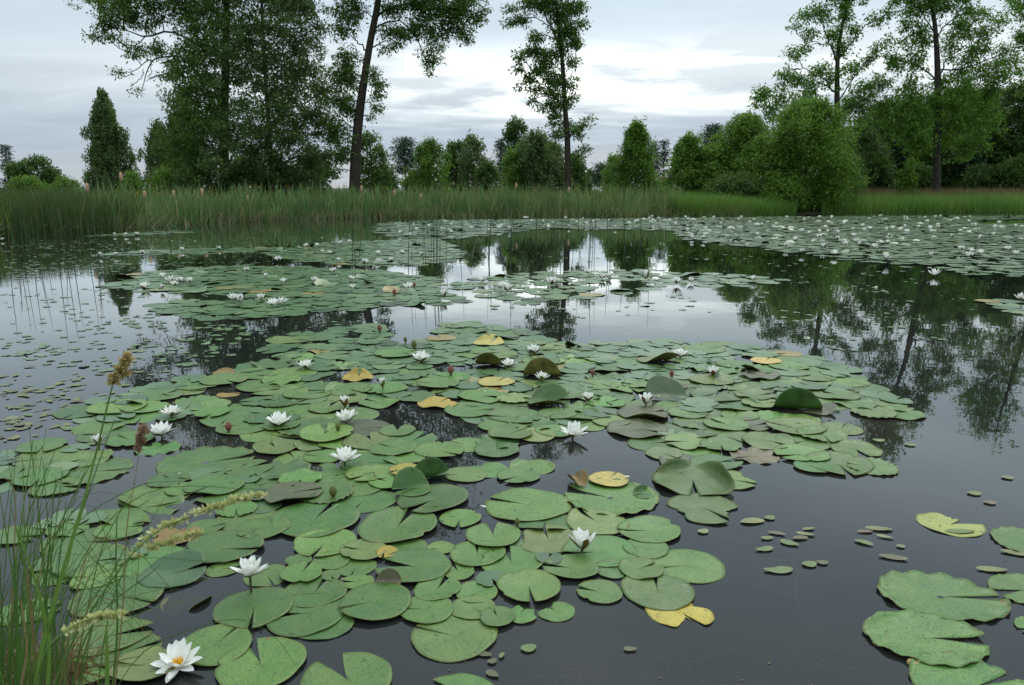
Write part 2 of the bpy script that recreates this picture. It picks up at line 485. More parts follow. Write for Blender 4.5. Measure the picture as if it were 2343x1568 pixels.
# ------------------------------------------------------------------ ground and water
shore_px = [(-420, 640), (-200, 575), (0, 546), (130, 538), (250, 530), (400, 516), (600, 507), (800, 500), (1000, 497), (1300, 496), (1600, 494), (1740, 491), (1900, 489), (2120, 487), (2342, 486), (2700, 486), (3100, 490)]
far_shore = [ground(u, v)[:2] for u, v in shore_px]
POND = np.array([(-1.02, 1.15), (-1.12, 1.75), (-1.25, 2.15), (-1.75, 2.35), (-2.6, 2.2), (-6, 1.5), (-12, 2.0)] + [tuple(p) for p in far_shore] + [(40, 20), (30, 2), (8, 0.9), (2, 0.75), (0, 0.85)])


def in_poly(P, poly):
    P = np.atleast_2d(P)
    x, y = P[:, 0], P[:, 1]
    res = np.zeros(len(P), bool)
    n = len(poly)
    for i in range(n):
        x1, y1 = poly[i]
        x2, y2 = poly[(i + 1) % n]
        c = ((y1 > y) != (y2 > y))
        with np.errstate(divide='ignore', invalid='ignore'):
            xi = (x2 - x1) * (y - y1) / (y2 - y1 + 1e-12) + x1
        res ^= c & (x < xi)
    return res


def poly_dist(P, poly):
    P = np.atleast_2d(P)
    best = np.full(len(P), 1e9)
    n = len(poly)
    for i in range(n):
        a, b = np.array(poly[i]), np.array(poly[(i + 1) % n])
        ab = b - a
        t = np.clip(((P - a) @ ab) / (ab @ ab + 1e-12), 0, 1)
        best = np.minimum(best, np.linalg.norm(P - (a + t[:, None] * ab), axis=1))
    return best


def gz(x, y):
    P = np.stack([np.ravel(x), np.ravel(y)], 1).astype(float)
    d = poly_dist(P, POND)
    ins = in_poly(P, POND)
    up = np.interp(d, [0, 0.3, 1.5, 6, 20, 60, 200, 2000], [0.0, 0.05, 0.16, 0.30, 0.40, 0.35, 0.35, 0.4])
    dn = -np.interp(d, [0, 0.2, 1.0, 5], [0.0, 0.10, 0.5, 1.2])
    return np.where(ins, dn, up)


t = np.linspace(-1, 1, 241)
gx = np.sinh(t * 7.2) / np.sinh(7.2) * 1200
t = np.linspace(0, 1, 241)
gy = np.concatenate([np.linspace(-60, -2, 8), np.linspace(-1.6, 12, 60), np.linspace(12.5, 70, 140), np.geomspace(72, 1500, 40)])
GX, GY = np.meshgrid(gx, gy)
GZ = gz(GX, GY).reshape(GX.shape)
nx, ny = len(gx), len(gy)
i, j = np.meshgrid(np.arange(ny - 1), np.arange(nx - 1), indexing='ij')
mb = MB()
mb.add(np.stack([GX, GY, GZ], -1).reshape(-1, 3), np.stack([i * nx + j, i * nx + j + 1, (i + 1) * nx + j + 1, (i + 1) * nx + j], -1).reshape(-1, 4))
tag(mb.build('ground', [MAT['ground']], smooth=True, tint=False), kind='structure')
mb = MB()
mb.add([(-60, -1, 0), (60, -1, 0), (60, 56, 0), (-60, 56, 0)], [[0, 1, 2, 3]])
tag(mb.build('water', [MAT['water']], tint=False), kind='structure')
# ------------------------------------------------------------------ trees
def tree_root(name, base, label, group=None):
    o = link(name, None, loc=base)
    o.empty_display_size = 0.3
    return tag(o, label, 'bush' if 'bush' in name else 'tree', group)


def shape_tree(name, label, Y, trunk, limbs, blobs, leafmat, barkmat, k=0.2, L=5.8, W=2.5, droop=0.5, clump=12, per=26, group=None, zfun=None):
    """a tree read off the photograph: trunk and limbs as polylines (u, v, radius in m), foliage masses as (u, v, ru, rv)"""
    T = [at(u, v, Y) for u, v, r in trunk]
    zg = float(gz(T[0][0], Y)[0]) - 0.15
    T[0][2] = zg
    base = T[0].copy()
    root = tree_root(name, base, label, group)
    wood, crown = MB(), MB()
    Ts = spline(T, 26)
    tube(wood, Ts, np.interp(np.linspace(0, 1, 26), np.linspace(0, 1, len(trunk)), [r for _, _, r in trunk]), 10)
    fl = np.array([[base[0], base[1], zg - 0.1], [base[0], base[1], zg + 0.5]])
    tube(wood, fl, [trunk[0][2] * 1.5, trunk[0][2] * 1.02], 10)
    skel = [Ts]
    for lb in limbs:
        dy = rng.normal(0, 0.8)
        P = np.array([at(u, v, Y) for u, v in lb[1]])
        P[:, 1] += np.linspace(0, dy, len(P))
        S = spline(P, 14)
        S[1:-1] += rng.normal(0, 0.04, (12, 3))
        tube(wood, S, np.linspace(lb[0], 0.018, 14), 6)
        skel.append(S)
    SK = np.concatenate(skel)
    pxm = Y / F / CP * 1.0
    for (u, v, ru, rv) in blobs:
        c = at(u, v, Y)
        rd = 0.5 * (ru + rv) * pxm
        c[1] += rng.normal(0, 0.25 * rd + 0.1)
        n = max(2, int(round(PI * ru * rv * k / per * (0.7 if v < -30 else 1.0))))
        dd = unit(rng.normal(0, 1, (n, 3))) * (rng.random(n) ** 0.42 * np.where(rng.random(n) < .26, 1.55, 1.0))[:, None]
        C = c + dd * np.array([ru * pxm, rd, rv * pxm])
        leaf_cloud(crown, C, per, clump * pxm * rng.uniform(0.7, 1.25, (n, 1)) * np.array([1.15, 1.15, 0.75]), L * pxm, W * pxm, droop, 0.8)
        # a limb from the nearest wood into the mass, twigs from there out to the clumps
        cand = SK[SK[:, 2] < c[2] + 0.3]
        cand = cand if len(cand) else SK
        dist = np.linalg.norm(cand - c, axis=1) + 0.5 * np.abs(cand[:, 2] - (c[2] - 0.5))
        a = cand[np.argmin(dist)]
        if np.linalg.norm(a - c) > 0.35:
            mid = (a + c) / 2 + np.array([0, 0, 0.12 * np.linalg.norm(a - c)])
            S = spline([a, mid, c], 8)
            tube(wood, S, np.linspace(min(0.06, 0.02 + 0.012 * np.linalg.norm(a - c)), 0.014, 8), 5, cap=False)
        for q in C[:: max(2, n // 14)]:
            mid = (c + q) / 2 + rng.normal(0, 0.06, 3)
            tube(wood, spline([c, mid, q + (q - c) * 0.15], 5), np.linspace(0.014, 0.005, 5), 4, cap=False)
    wood.build('trunk', [MAT[barkmat]], None, True).parent = root
    o = crown.build('crown', [MAT[leafmat]], None)
    o.parent = root
    for ch in root.children:
        ch.data.transform(Matrix.Translation(Vector([-float(b) for b in base])))
    return root


ASH = 'ash_tree'
shape_tree(ASH, 'tall ash with two long bare limbs reaching out left over the reeds', 46,
    [(513, 452, .30), (512, 300, .25), (516, 150, .2), (518, 0, .17), (515, -150, .12), (512, -330, .04)],
    [(.085, [(516, 150), (480, 112), (430, 92), (385, 72), (335, 82), (300, 72), (255, 66), (205, 80)]),
     (.075, [(514, 215), (470, 180), (400, 128), (350, 130), (325, 158), (308, 205)]),
     (.03, [(335, 82), (310, 100), (285, 112), (262, 108), (210, 62), (192, 66)]),
     (.025, [(355, 135), (320, 150), (290, 172), (262, 170)]),
     (.02, [(328, 158), (335, 185), (328, 206)]), (.02, [(345, 132), (352, 165), (346, 190)]),
     (.05, [(516, 60), (440, 20), (380, -10), (320, -20)]), (.05, [(515, 260), (460, 235), (405, 240)])],
    [(520, 60, 90, 80), (470, 180, 80, 65), (452, 285, 55, 45), (500, 260, 80, 90), (430, 25, 60, 40), (470, 100, 60, 50),
     (375, 25, 55, 25), (300, 25, 55, 26), (242, 58, 32, 24), (222, 88, 22, 10), (262, 90, 20, 10), (330, 55, 30, 10), (340, 0, 90, 25), (240, 5, 50, 14), (270, 40, 40, 15),
     (410, 138, 38, 20), (345, 112, 38, 15), (298, 125, 18, 8), (272, 166, 20, 7), (309, 206, 9, 8), (355, 100, 22, 8),
     (402, 175, 26, 16), (393, 232, 20, 12), (398, 262, 14, 8), (420, 200, 36, 26), (425, 245, 30, 22),
     (450, 370, 60, 50), (520, 380, 60, 55), (420, 330, 40, 22),
     (560, -110, 150, 110), (450, -90, 110, 80), (350, -60, 90, 40), (530, -230, 110, 90), (510, -320, 70, 60)],
    'ash', 'bark', k=0.42, per=46, clump=13)
shape_tree('aspen_tree', 'slender grey stemmed tree with a dense airy crown beside the leaning trunk', 45,
    [(622, 455, .15), (617, 330, .13), (608, 190, .11), (600, 60, .09), (598, -60, .07), (595, -260, .02)],
    [(.04, [(612, 230), (650, 170), (690, 120)]), (.04, [(614, 290), (660, 250), (720, 215)]), (.04, [(605, 130), (570, 80), (545, 20)]),
     (.035, [(618, 350), (670, 320), (735, 300)]), (.035, [(617, 330), (570, 300), (530, 280)]), (.03, [(602, 90), (650, 40), (680, -10)])],
    [(590, 120, 90, 85), (640, 200, 95, 75), (600, 300, 100, 80), (680, 290, 65, 60), (705, 140, 38, 75), (665, 55, 62, 55), (560, 375, 90, 50),
     (705, 372, 42, 48), (640, 395, 80, 40), (745, 360, 26, 18), (735, 205, 14, 40), (730, 60, 14, 28), (735, 280, 28, 30), (690, 15, 40, 20),
     (600, -50, 105, 75), (600, -160, 80, 80), (596, -240, 45, 45), (660, -10, 60, 30), (765, 320, 14, 10)],
    'aspen', 'bark_grey', k=0.46, per=44, clump=13, L=5.0, W=3.0, droop=0.2)
shape_tree(ASH, 'leaning ash with a thick bare brown trunk, branches hanging right', 44.5,
    [(808, 438, .34), (814, 350, .28), (822, 260, .245), (835, 170, .2), (848, 90, .18), (862, 20, .17), (875, -60, .15), (900, -200, .1), (930, -340, .04)],
    [(.09, [(852, 62), (872, 28), (908, 12), (960, 8), (1010, -2), (1060, 8)]), (.05, [(852, 68), (880, 54), (918, 52), (948, 83), (966, 115), (983, 162)]),
     (.05, [(843, 120), (815, 95), (790, 55)]), (.04, [(830, 200), (805, 170), (778, 145)]), (.05, [(842, 112), (872, 102), (900, 90)]),
     (.06, [(875, -60), (960, -110), (1040, -140)]), (.06, [(870, -40), (820, -90), (790, -140)]), (.03, [(826, 240), (850, 220), (866, 190)]),
     (.03, [(818, 300), (790, 280), (765, 275)]), (.018, [(975, 140), (1000, 150), (1018, 152), (1026, 158)]), (.03, [(1010, 5), (1050, 40), (1068, 90)])],
    [(960, 18, 40, 30), (1010, 30, 45, 34), (1060, 20, 38, 28), (1088, 42, 20, 15), (1050, 66, 30, 20), (1000, 76, 26, 24), (955, 65, 26, 22), (985, 125, 20, 20),
     (982, 158, 10, 12), (1066, 88, 12, 10), (1108, 25, 8, 8), (893, 22, 22, 20), (895, 68, 30, 16), (922, 86, 16, 14), (887, 112, 13, 10), (910, 104, 10, 8),
     (790, 28, 32, 26), (780, 70, 22, 16), (815, 20, 18, 26), (792, 130, 26, 20), (776, 170, 26, 28), (803, 180, 16, 30), (778, 230, 28, 30), (802, 250, 16, 24),
     (768, 300, 32, 32), (782, 350, 26, 24), (760, 395, 16, 16), (860, 178, 16, 18), (866, 214, 14, 16), (856, 246, 15, 11), (846, 268, 9, 8), (870, 190, 10, 8),
     (900, -40, 110, 32), (950, -115, 130, 60), (825, -95, 75, 60), (920, -220, 110, 90), (945, -310, 75, 60), (1060, -50, 50, 30)],
    'ash', 'bark_brown', k=0.62)
shape_tree(ASH, 'lone slim ash standing against the open sky near the middle', 45,
    [(1300, 435, .2), (1298, 330, .17), (1292, 243, .14), (1286, 139, .12), (1279, 70, .1), (1270, 0, .08), (1262, -80, .05), (1255, -160, .015)],
    [(.06, [(1283, 112), (1262, 62), (1240, 20), (1215, -20)]), (.03, [(1288, 160), (1250, 150), (1205, 172)]), (.03, [(1262, 62), (1220, 40), (1175, 50)]),
     (.03, [(1298, 320), (1320, 300), (1340, 283)]), (.028, [(1299, 360), (1318, 345), (1345, 343)]), (.03, [(1292, 245), (1260, 205), (1222, 185)]),
     (.025, [(1290, 190), (1312, 165), (1318, 130)]), (.02, [(1298, 380), (1275, 360), (1262, 335)]), (.03, [(1240, 22), (1200, 15), (1165, 22)])],
    [(1165, 20, 12, 6), (1178, 48, 16, 8), (1197, 40, 13, 9), (1212, 10, 22, 11), (1245, 14, 26, 20), (1287, 30, 30, 26), (1320, 14, 20, 12), (1330, 55, 12, 8),
     (1296, 75, 26, 17), (1227, 85, 18, 10), (1217, 120, 20, 14), (1190, 135, 12, 7), (1250, 128, 20, 20), (1283, 110, 15, 22), (1316, 95, 12, 16), (1307, 140, 12, 12),
     (1185, 158, 11, 6), (1207, 175, 12, 11), (1238, 160, 20, 15), (1270, 180, 25, 17), (1190, 200, 8, 7), (1226, 205, 15, 11), (1266, 215, 20, 15), (1307, 190, 12, 11),
     (1311, 220, 11, 8), (1257, 240, 20, 11), (1290, 238, 16, 11), (1215, 230, 8, 6), (1272, 265, 15, 11), (1296, 288, 11, 14), (1266, 285, 10, 7), (1312, 300, 11, 7),
     (1335, 285, 14, 8), (1342, 340, 11, 6), (1322, 355, 8, 6), (1276, 310, 11, 11), (1262, 335, 10, 8), (1348, 270, 5, 5), (1325, 310, 10, 6),
     (1270, -35, 48, 30), (1240, -70, 38, 28), (1290, -85, 28, 26), (1257, -128, 26, 26)],
    'ash', 'bark_brown', k=0.95)


def z3(l):
    return [(x * .3801 + 1452 + rng.normal(0, 4), y * .3801 + rng.normal(0, 4), a * .3801 * rng.uniform(.75, 1.1), b * .3801 * rng.uniform(1.2, 1.9)) for x, y, a, b in l]


def z3l(l):
    return [(x * .3801 + 1452, y * .3801) for x, y in l]


shape_tree(ASH, 'open crowned ash rising behind the big round bush', 53,
    [(1914, 440, .22), (1914, 258, .18), (1916, 133, .13), (1927, 57, .1), (1940, 0, .07), (1948, -60, .02)],
    [(.06, z3l([(1218, 380), (1170, 280), (1110, 150), (1080, 80)])), (.05, z3l([(1222, 350), (1290, 270), (1370, 170), (1450, 115), (1520, 85)])), (.05, z3l([(1210, 560), (1120, 480), (1000, 430), (930, 430)])),
     (.05, z3l([(1212, 640), (1300, 480), (1380, 380), (1480, 280)])), (.06, z3l([(1212, 700), (1000, 700), (850, 640), (760, 570)])), (.06, z3l([(1214, 690), (1300, 640), (1420, 560), (1520, 490)])), (.03, z3l([(1170, 270), (1060, 240), (960, 160)]))],
    z3([(935, 160, 32, 16), (1010, 92, 40, 28), (1090, 60, 45, 34), (1140, 110, 45, 30), (1060, 200, 45, 36), (1240, 110, 40, 45), (1280, 20, 40, 32), (1325, 200, 46, 40), (1440, 108, 46, 26),
        (1510, 82, 38, 22), (1170, 240, 46, 30), (1250, 290, 46, 38), (960, 350, 46, 28), (1040, 300, 38, 28), (1110, 420, 50, 32), (930, 430, 40, 24), (890, 490, 32, 28), (980, 480, 50, 32),
        (1080, 500, 50, 32), (1180, 470, 40, 40), (1300, 430, 50, 38), (1400, 360, 46, 32), (1450, 300, 40, 28), (1510, 255, 30, 20), (1460, 480, 56, 32), (1380, 530, 60, 40), (1530, 490, 40, 30),
        (782, 540, 40, 22), (740, 615, 42, 40), (800, 680, 50, 50), (880, 600, 50, 40), (980, 580, 70, 42), (1380, 640, 80, 50), (1300, 600, 50, 50), (1500, 640, 70, 50), (1250, -50, 70, 40),
        (1330, -100, 70, 50), (1400, -40, 50, 30), (1160, -40, 50, 30)]), 'ash_fresh', 'bark', k=0.55, per=34)
shape_tree(ASH, 'tallest ash at the right with a long straight dark trunk', 52,
    [(2145, 445, .26), (2144, 266, .22), (2144, 152, .18), (2138, 57, .13), (2127, 0, .1), (2121, -57, .07), (2117, -140, .02)],
    [(.06, z3l([(1818, 490), (1750, 430), (1660, 390), (1570, 385)])), (.06, z3l([(1822, 470), (1880, 370), (1960, 300), (2060, 240)])), (.05, z3l([(1810, 200), (1740, 60), (1690, -10)])), (.05, z3l([(1812, 230), (1900, 120), (2050, 80), (2190, 140)])),
     (.05, z3l([(1820, 780), (1950, 660), (2080, 540), (2160, 470)])), (.05, z3l([(1825, 420), (1960, 420), (2120, 350), (2250, 330)])), (.05, z3l([(1822, 640), (1700, 560), (1600, 600)])), (.04, z3l([(1808, 260), (1700, 200), (1630, 230)]))],
    z3([(1560, 25, 45, 18), (1680, 38, 60, 28), (1780, 28, 50, 40), (1900, 30, 60, 38), (2000, 70, 56, 28), (2090, 92, 48, 28), (2200, 140, 48, 20), (1640, 140, 46, 34), (1720, 180, 46, 30), (1650, 230, 40, 22),
        (1750, 260, 46, 30), (1900, 180, 56, 38), (2000, 200, 56, 38), (2100, 180, 50, 30), (1620, 340, 50, 28), (1700, 330, 50, 38), (1592, 392, 40, 20), (1900, 300, 64, 38), (2020, 330, 64, 38), (2110, 285, 50, 30),
        (1680, 410, 48, 20), (2235, 285, 30, 20), (2282, 360, 26, 32), (2268, 430, 32, 20), (2210, 390, 40, 30), (1960, 420, 64, 40), (2080, 430, 64, 48), (2180, 480, 48, 46), (1880, 500, 56, 30), (1700, 560, 76, 46),
        (1640, 620, 76, 46), (1800, 620, 66, 56), (1950, 560, 84, 66), (2080, 600, 76, 66), (2150, 560, 42, 50), (1720, 720, 100, 56), (1900, 720, 100, 66), (2080, 740, 84, 66), (1600, 740, 66, 56), (1650, 840, 100, 56),
        (1850, 850, 100, 56), (2030, 860, 100, 56), (1770, -340, 70, 50), (1850, -260, 80, 50), (1690, -230, 70, 50), (1920, -170, 80, 50), (1650, -30, 70, 40), (1780, -50, 100, 46), (1900, -70, 80, 40), (1700, -100, 80, 46), (1790, -170, 80, 60), (1755, -270, 60, 66), (2000, -20, 60, 40)]), 'ash_fresh', 'bark', k=0.55, per=34)

shape_tree(ASH, 'tall ash beyond the right edge, seen mostly as a broken reflection', 54,
    [(2425, 445, .24), (2422, 266, .2), (2420, 100, .15), (2416, 0, .1), (2412, -100, .02)],
    [(.05, [(2421, 200), (2370, 120), (2330, 60)]), (.05, [(2420, 100), (2370, 20), (2335, -30)])],
    [(2400, 150, 60, 50), (2350, 90, 30, 20), (2400, 60, 60, 40), (2355, 10, 40, 22), (2420, -30, 60, 40), (2350, -50, 40, 25), (2400, -90, 50, 30)], 'ash_fresh', 'bark', k=0.5, group=None)


def auto_tree(kind, u, Y, vtop, wpx, label, leafmat, group=None, dens=1.0, name=None, barkmat=None):
    top = at(u, vtop, Y)
    x = top[0]
    z0 = float(gz(x, Y)[0])
    H = top[2] - z0
    pxm = Y / F
    Rr = wpx * pxm / 2
    name = name or {'spruce': 'spruce_tree', 'pine': 'pine_tree', 'bush': 'bush', 'birch': 'birch_tree', 'weeping': 'birch_tree', 'round': 'broadleaf_tree', 'sapling': 'sapling'}[kind]
    root = tree_root(name, (x, Y, z0), label, group)
    wood, crown = MB(), MB()
    hpx = H / pxm
    L = 5.0 * pxm
    nl = int(0.62 * wpx * hpx * dens)
    per = 18
    n = max(12, nl // per)
    lean = rng.normal(0, 0.02 * H, 2)

    def axis(tt):
        return np.stack([lean[0] * tt ** 2, lean[1] * tt ** 2, H * tt], -1)

    if kind == 'spruce':
        tt = rng.random(n) ** 1.25 * 0.97 + 0.02
        tiers = np.round(tt * 11) / 11 * 0.6 + tt * 0.4
        env = (1 - tiers) ** 0.85 * (1 + 0.25 * np.sin(tiers * 70))
    elif kind == 'pine':
        tt = 0.42 + 0.57 * rng.random(n)
        env = np.sqrt(np.clip(1 - ((tt - .68) / .34) ** 2, 0.03, 1)) * rng.choice([0.6, 0.85, 1.1], n)
    elif kind == 'bush':
        tt = rng.random(n) ** 0.9 * 0.97 + 0.01
        env = np.where(tt > .3, np.sqrt(np.clip(1 - (np.clip(tt - .3, 0, 1) / .7) ** 2, 0.0, 1)) ** 1.15, .84 + .16 * tt / .3)
    elif kind == 'weeping':
        tt = rng.random(n) * 0.96 + 0.03
        env = (1 - tt) ** 0.62 * np.clip(0.72 + tt * 1.5, 0, 1.1) * (0.92 + 0.16 * np.sin(tt * 31 + 1)) * rng.uniform(.8, 1.12, n)
    elif kind == 'sapling':
        tt = rng.random(n) ** 1.1 * 0.96 + 0.03
        env = (1 - tt) ** 0.55 * rng.uniform(.7, 1.15, n)
    elif kind == 'birch':
        tt = 0.1 + rng.random(n) * 0.88
        env = np.sqrt(np.clip(1 - ((tt - .42) / .58) ** 2, 0.01, 1)) * rng.uniform(0.75, 1.1, n)
    else:
        tt = 0.1 + rng.random(n) * 0.88
        env = np.clip(1 - ((tt - .5) / .5) ** 2, 0.01, 1) ** 0.42 * rng.uniform(0.85, 1.05, n)
    ph = rng.random(n) * 2 * PI
    lump = 1 + 0.25 * np.sin(3 * ph + 9 * tt + rng.random() * 6) + 0.10 * np.sin(5 * ph - 14 * tt + rng.random() * 6)
    rr = Rr * env * lump * rng.random(n) ** (0.34 if kind != 'birch' else 0.5)
    C = axis(tt) + np.stack([rr * np.cos(ph), rr * np.sin(ph), np.zeros(n)], -1)
    if kind in ('bush', 'round'):
        # several leafy boughs of different reach, so the outline is uneven and shadowed hollows stay between them
        m = 30 if kind == 'bush' else 22
        bt = np.concatenate([np.linspace(.06 if kind == 'bush' else .22, .9, m - 1) + rng.normal(0, .03, m - 1), [.93]])
        ba = rng.random(m) * 2 * PI
        be = np.sqrt(np.clip(1 - np.clip(bt, 0, .97) ** (2.1 if kind == 'bush' else 3.2), .02, 1)) * (1 if kind == 'bush' else np.clip(.55 + bt * 1.4, 0, 1))
        br = Rr * rng.uniform(.2, .36, m) * (.55 + .45 * be)
        bd = np.clip(Rr * be * rng.uniform(.85, 1.12, m) - br * .6, 0, None)
        BC = axis(bt) + np.stack([bd * np.cos(ba), bd * np.sin(ba), np.zeros(m)], -1)
        C0 = C.copy()
        pick = rng.choice(m, n, p=br ** 2 / np.sum(br ** 2))
        dv = unit(rng.normal(0, 1, (n, 3)) + np.array([0, 0, .25]))
        C = BC[pick] + dv * (br[pick] * rng.random(n) ** .4)[:, None] * np.array([1, 1, .85])
        C = np.where((rng.random(n) < .5)[:, None], C0, C)
        C[:, 2] = np.clip(C[:, 2], .1, H)
        tt = C[:, 2] / H
        rr = np.linalg.norm(C[:, :2], axis=1)
    if kind == 'spruce':
        C[:, 2] -= rr * 0.22
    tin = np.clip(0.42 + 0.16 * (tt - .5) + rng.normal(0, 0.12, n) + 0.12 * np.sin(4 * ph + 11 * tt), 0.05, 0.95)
    s = max(0.13 * Rr, 9 * pxm)
    sp = {'weeping': (0.5, 0.5, 1.7), 'spruce': (1.2, 1.2, .4), 'pine': (1.1, 1.1, .55), 'birch': (.8, .8, 1.1)}.get(kind, (1, 1, .8))
    leaf_cloud(crown, C, per, s * np.array(sp) * rng.uniform(0.7, 1.3, (n, 1)), L, L * (0.3 if kind in ('spruce', 'pine') else 0.55), {'weeping': 1.4, 'birch': .8, 'spruce': .3}.get(kind, .15), 0.8 if kind != 'weeping' else 0.2, 0, tin)
    # a few shoots that break the outline
    if kind in ('bush', 'sapling', 'birch', 'round') and wpx > 40:
        m = 26 if kind == 'bush' else 12
        q = rng.random(m) * 0.5 + 0.5
        pa = rng.random(m) * 2 * PI
        for a, b in zip(q, pa):
            e = Rr * math.sqrt(max(0.02, 1 - a ** 1.8)) * 0.95
            p0 = axis(np.array(a))[None][0] + np.array([e * math.cos(b), e * math.sin(b), 0])
            dv = unit(np.array([math.cos(b) * .5, math.sin(b) * .5, 1.0]))
            ln = rng.uniform(0.25, 0.6) * min(1.4, 0.12 * H + .3)
            leaf_cloud(crown, [p0 + dv * ln * f for f in (0.2, 0.5, 0.8, 1.0)], 7, 0.11 + 2.5 * pxm, L, L * .5, 0.1, .8)
            tube(wood, [p0 - dv * .3, p0 + dv * ln], [.012, .005], 4, cap=False)
    tr = max(0.035, 0.018 * H)
    tube(wood, axis(np.linspace(0, 0.95, 10)) - np.array([0, 0, .1]), np.linspace(tr, 0.015, 10), 7)
    for q, c in zip(tt[:: max(1, n // 40)], C[:: max(1, n // 40)]):
        a = axis(np.array(max(0.02, q - 0.35 * np.linalg.norm(c[:2]) / H - 0.02)))
        tube(wood, spline([a, (a + c) / 2 + np.array([0, 0, .05 * H * .3]), c], 5), np.linspace(tr * .3 + .008, 0.006, 5), 4, cap=False)
    wood.build('trunk', [MAT[barkmat or {'birch': 'bark_birch', 'weeping': 'bark_birch', 'pine': 'bark_pine'}.get(kind, 'bark')]], root, True)
    crown.build('crown', [MAT[leafmat]], root)
    return root


FARL, MIDW, RBUSH, RWOOD = 'far trees at the left edge', 'trees beyond the middle of the pond', 'bushes crowding the right shore', 'dark wood behind the right shore'
for a in [
    ('spruce', 10, 95, 333, 44, 'dark pointed spruce at the far left edge of the photo', 'spruce', FARL),
    ('round', 40, 92, 372, 56, 'round dark green treetop just right of the far left spruce', 'wood', FARL, 1.3),
    ('round', 85, 94, 361, 72, 'widest round treetop of the far left wood', 'wood', FARL, 1.3),
    ('round', 118, 97, 388, 44, 'low rounded treetop at the right end of the far left wood', 'wood', FARL, 1.3),
    ('bush', 60, 70, 408, 90, 'low light green bush below the far left wood', 'bright', FARL),
    ('bush', 150, 66, 414, 70, 'small leafy bush left of the lone columnar birch', 'bush', FARL),
    ('weeping', 235, 66, 211, 116, 'lone columnar weeping birch standing against open sky at left', 'birch', None, 1.9),
    ('bush', 300, 58, 402, 46, 'small bush at the right foot of the columnar birch', 'bush'),
    ('weeping', 356, 62, 284, 100, 'pale feathery birch between the columnar birch and the tall ash', 'birch', None, 1.2),
    ('birch', 408, 52, 262, 112, 'leafy birch partly hidden under the tall ash limbs', 'wood', None, 1.6),
    ('bush', 386, 46, 392, 90, 'dark green bush left of the tall ash foot', 'bush', None, 1.2),
    ('bush', 452, 45, 372, 100, 'tall dark bush right below the tall ash', 'wood', None, 1.4),
    ('bush', 560, 46, 380, 130, 'broad shady bush at the foot of the slender grey tree', 'wood', None, 1.4),
    ('bush', 655, 47, 385, 110, 'shady bush right of the slender grey stem', 'wood', None, 1.4),
    ('round', 722, 55, 352, 74, 'small rounded tree just left of the leaning trunk', 'wood', None, 1.3),
    ('round', 848, 52, 302, 76, 'small leafy tree showing right behind the leaning trunk', 'ash', None, 1.0),
    ('bush', 880, 62, 382, 60, 'low bush right of the leaning trunk foot', 'wood', None, 1.3),
    ('pine', 925, 75, 315, 62, 'spindly pine right of the leaning trunk', 'pine', MIDW, 1.2),
    ('birch', 985, 46, 322, 92, 'young light green tree growing out of the reeds', 'bright', None, 1.2),
    ('bush', 958, 50, 395, 90, 'dark bush at the foot of the young light green tree', 'bush', None, 1.4),
    ('round', 1043, 80, 326, 66, 'dense dark egg shaped tree beyond the meadow', 'wood', MIDW, 1.8),
    ('birch', 1083, 76, 311, 66, 'pale thin crowned birch right of the dark egg shaped tree', 'birch', MIDW, 1.1),
    ('bush', 1115, 70, 376, 60, 'low dark bush below the pale birch', 'wood', MIDW, 1.4),
    ('spruce', 1144, 75, 318, 66, 'ragged spruce left of the tall round crown', 'pine', MIDW, 1.0),
    ('round', 1182, 82, 274, 66, 'tallest round crown on the middle skyline', 'wood', MIDW, 1.5),
    ('bush', 1178, 62, 342, 64, 'bright green bush in front of the tall round crown', 'bright', MIDW, 1.2),
    ('birch', 1228, 62, 302, 96, 'broad birch just left of the lone slim ash', 'birch', MIDW, 1.6),
    ('birch', 1268, 64, 330, 70, 'dull green birch behind the lone slim ash', 'birch', MIDW, 1.5),
    ('round', 1316, 75, 358, 56, 'rounded tree just right of the lone slim ash trunk', 'wood', MIDW, 1.6),
    ('bush', 1345, 92, 396, 44, 'low distant bush by the white caravan', 'wood', MIDW, 1.4),
    ('pine', 1378, 84, 376, 44, 'small pine above the white caravan', 'pine', MIDW, 1.6),
    ('bush', 1408, 56, 362, 60, 'dark bush left of the pointed young birch', 'bush', MIDW, 1.4),
    ('sapling', 1457, 46.5, 284, 130, 'pointed young birch alone on the bank between pond and caravan', 'bright', None, 1.7, 'birch_tree'),
    ('spruce', 1496, 80, 330, 46, 'left one of two dark spruces beside the white canopy', 'spruce', MIDW, 1.2),
    ('spruce', 1521, 82, 320, 36, 'right one of two dark spruces beside the white canopy', 'spruce', MIDW, 1.2),
    ('sapling', 1575, 50, 312, 140, 'leftmost pointed bush of the right shore thicket', 'bush', RBUSH, 1.7, 'bush'),
    ('pine', 1632, 72, 284, 54, 'dark pine top peeping over the right shore thicket', 'pine', None, 1.6),
    ('bush', 1642, 50, 335, 130, 'rounded bush second from the left in the right shore thicket', 'bush', RBUSH, 1.5),
    ('birch', 1705, 50, 262, 150, 'tall loose birch bush left of the big round bush', 'bush', RBUSH, 1.5, 'bush'),
    ('bush', 1752, 48, 318, 150, 'dark bush tucked against the big round bush', 'bush', RBUSH, 1.4),
    ('bush', 1856, 46.0, 228, 214, 'biggest round green bush at the right shore', 'bush', RBUSH, 2.0),
    ('bush', 1880, 53, 300, 190, 'shaded bush close behind the biggest round bush', 'wood', RBUSH, 1.4),
    ('bush', 1690, 45.5, 402, 150, 'low dark bush over the shore grass right of centre', 'wood', RBUSH, 1.3),
    ('bush', 1790, 44.5, 420, 120, 'lowest bush hanging over the water before the big round bush', 'bush', RBUSH, 1.4),
    ('sapling', 2079, 50, 374, 46, 'small pale sapling alone in the reddish grass', 'bright', None, 1.6),
]:
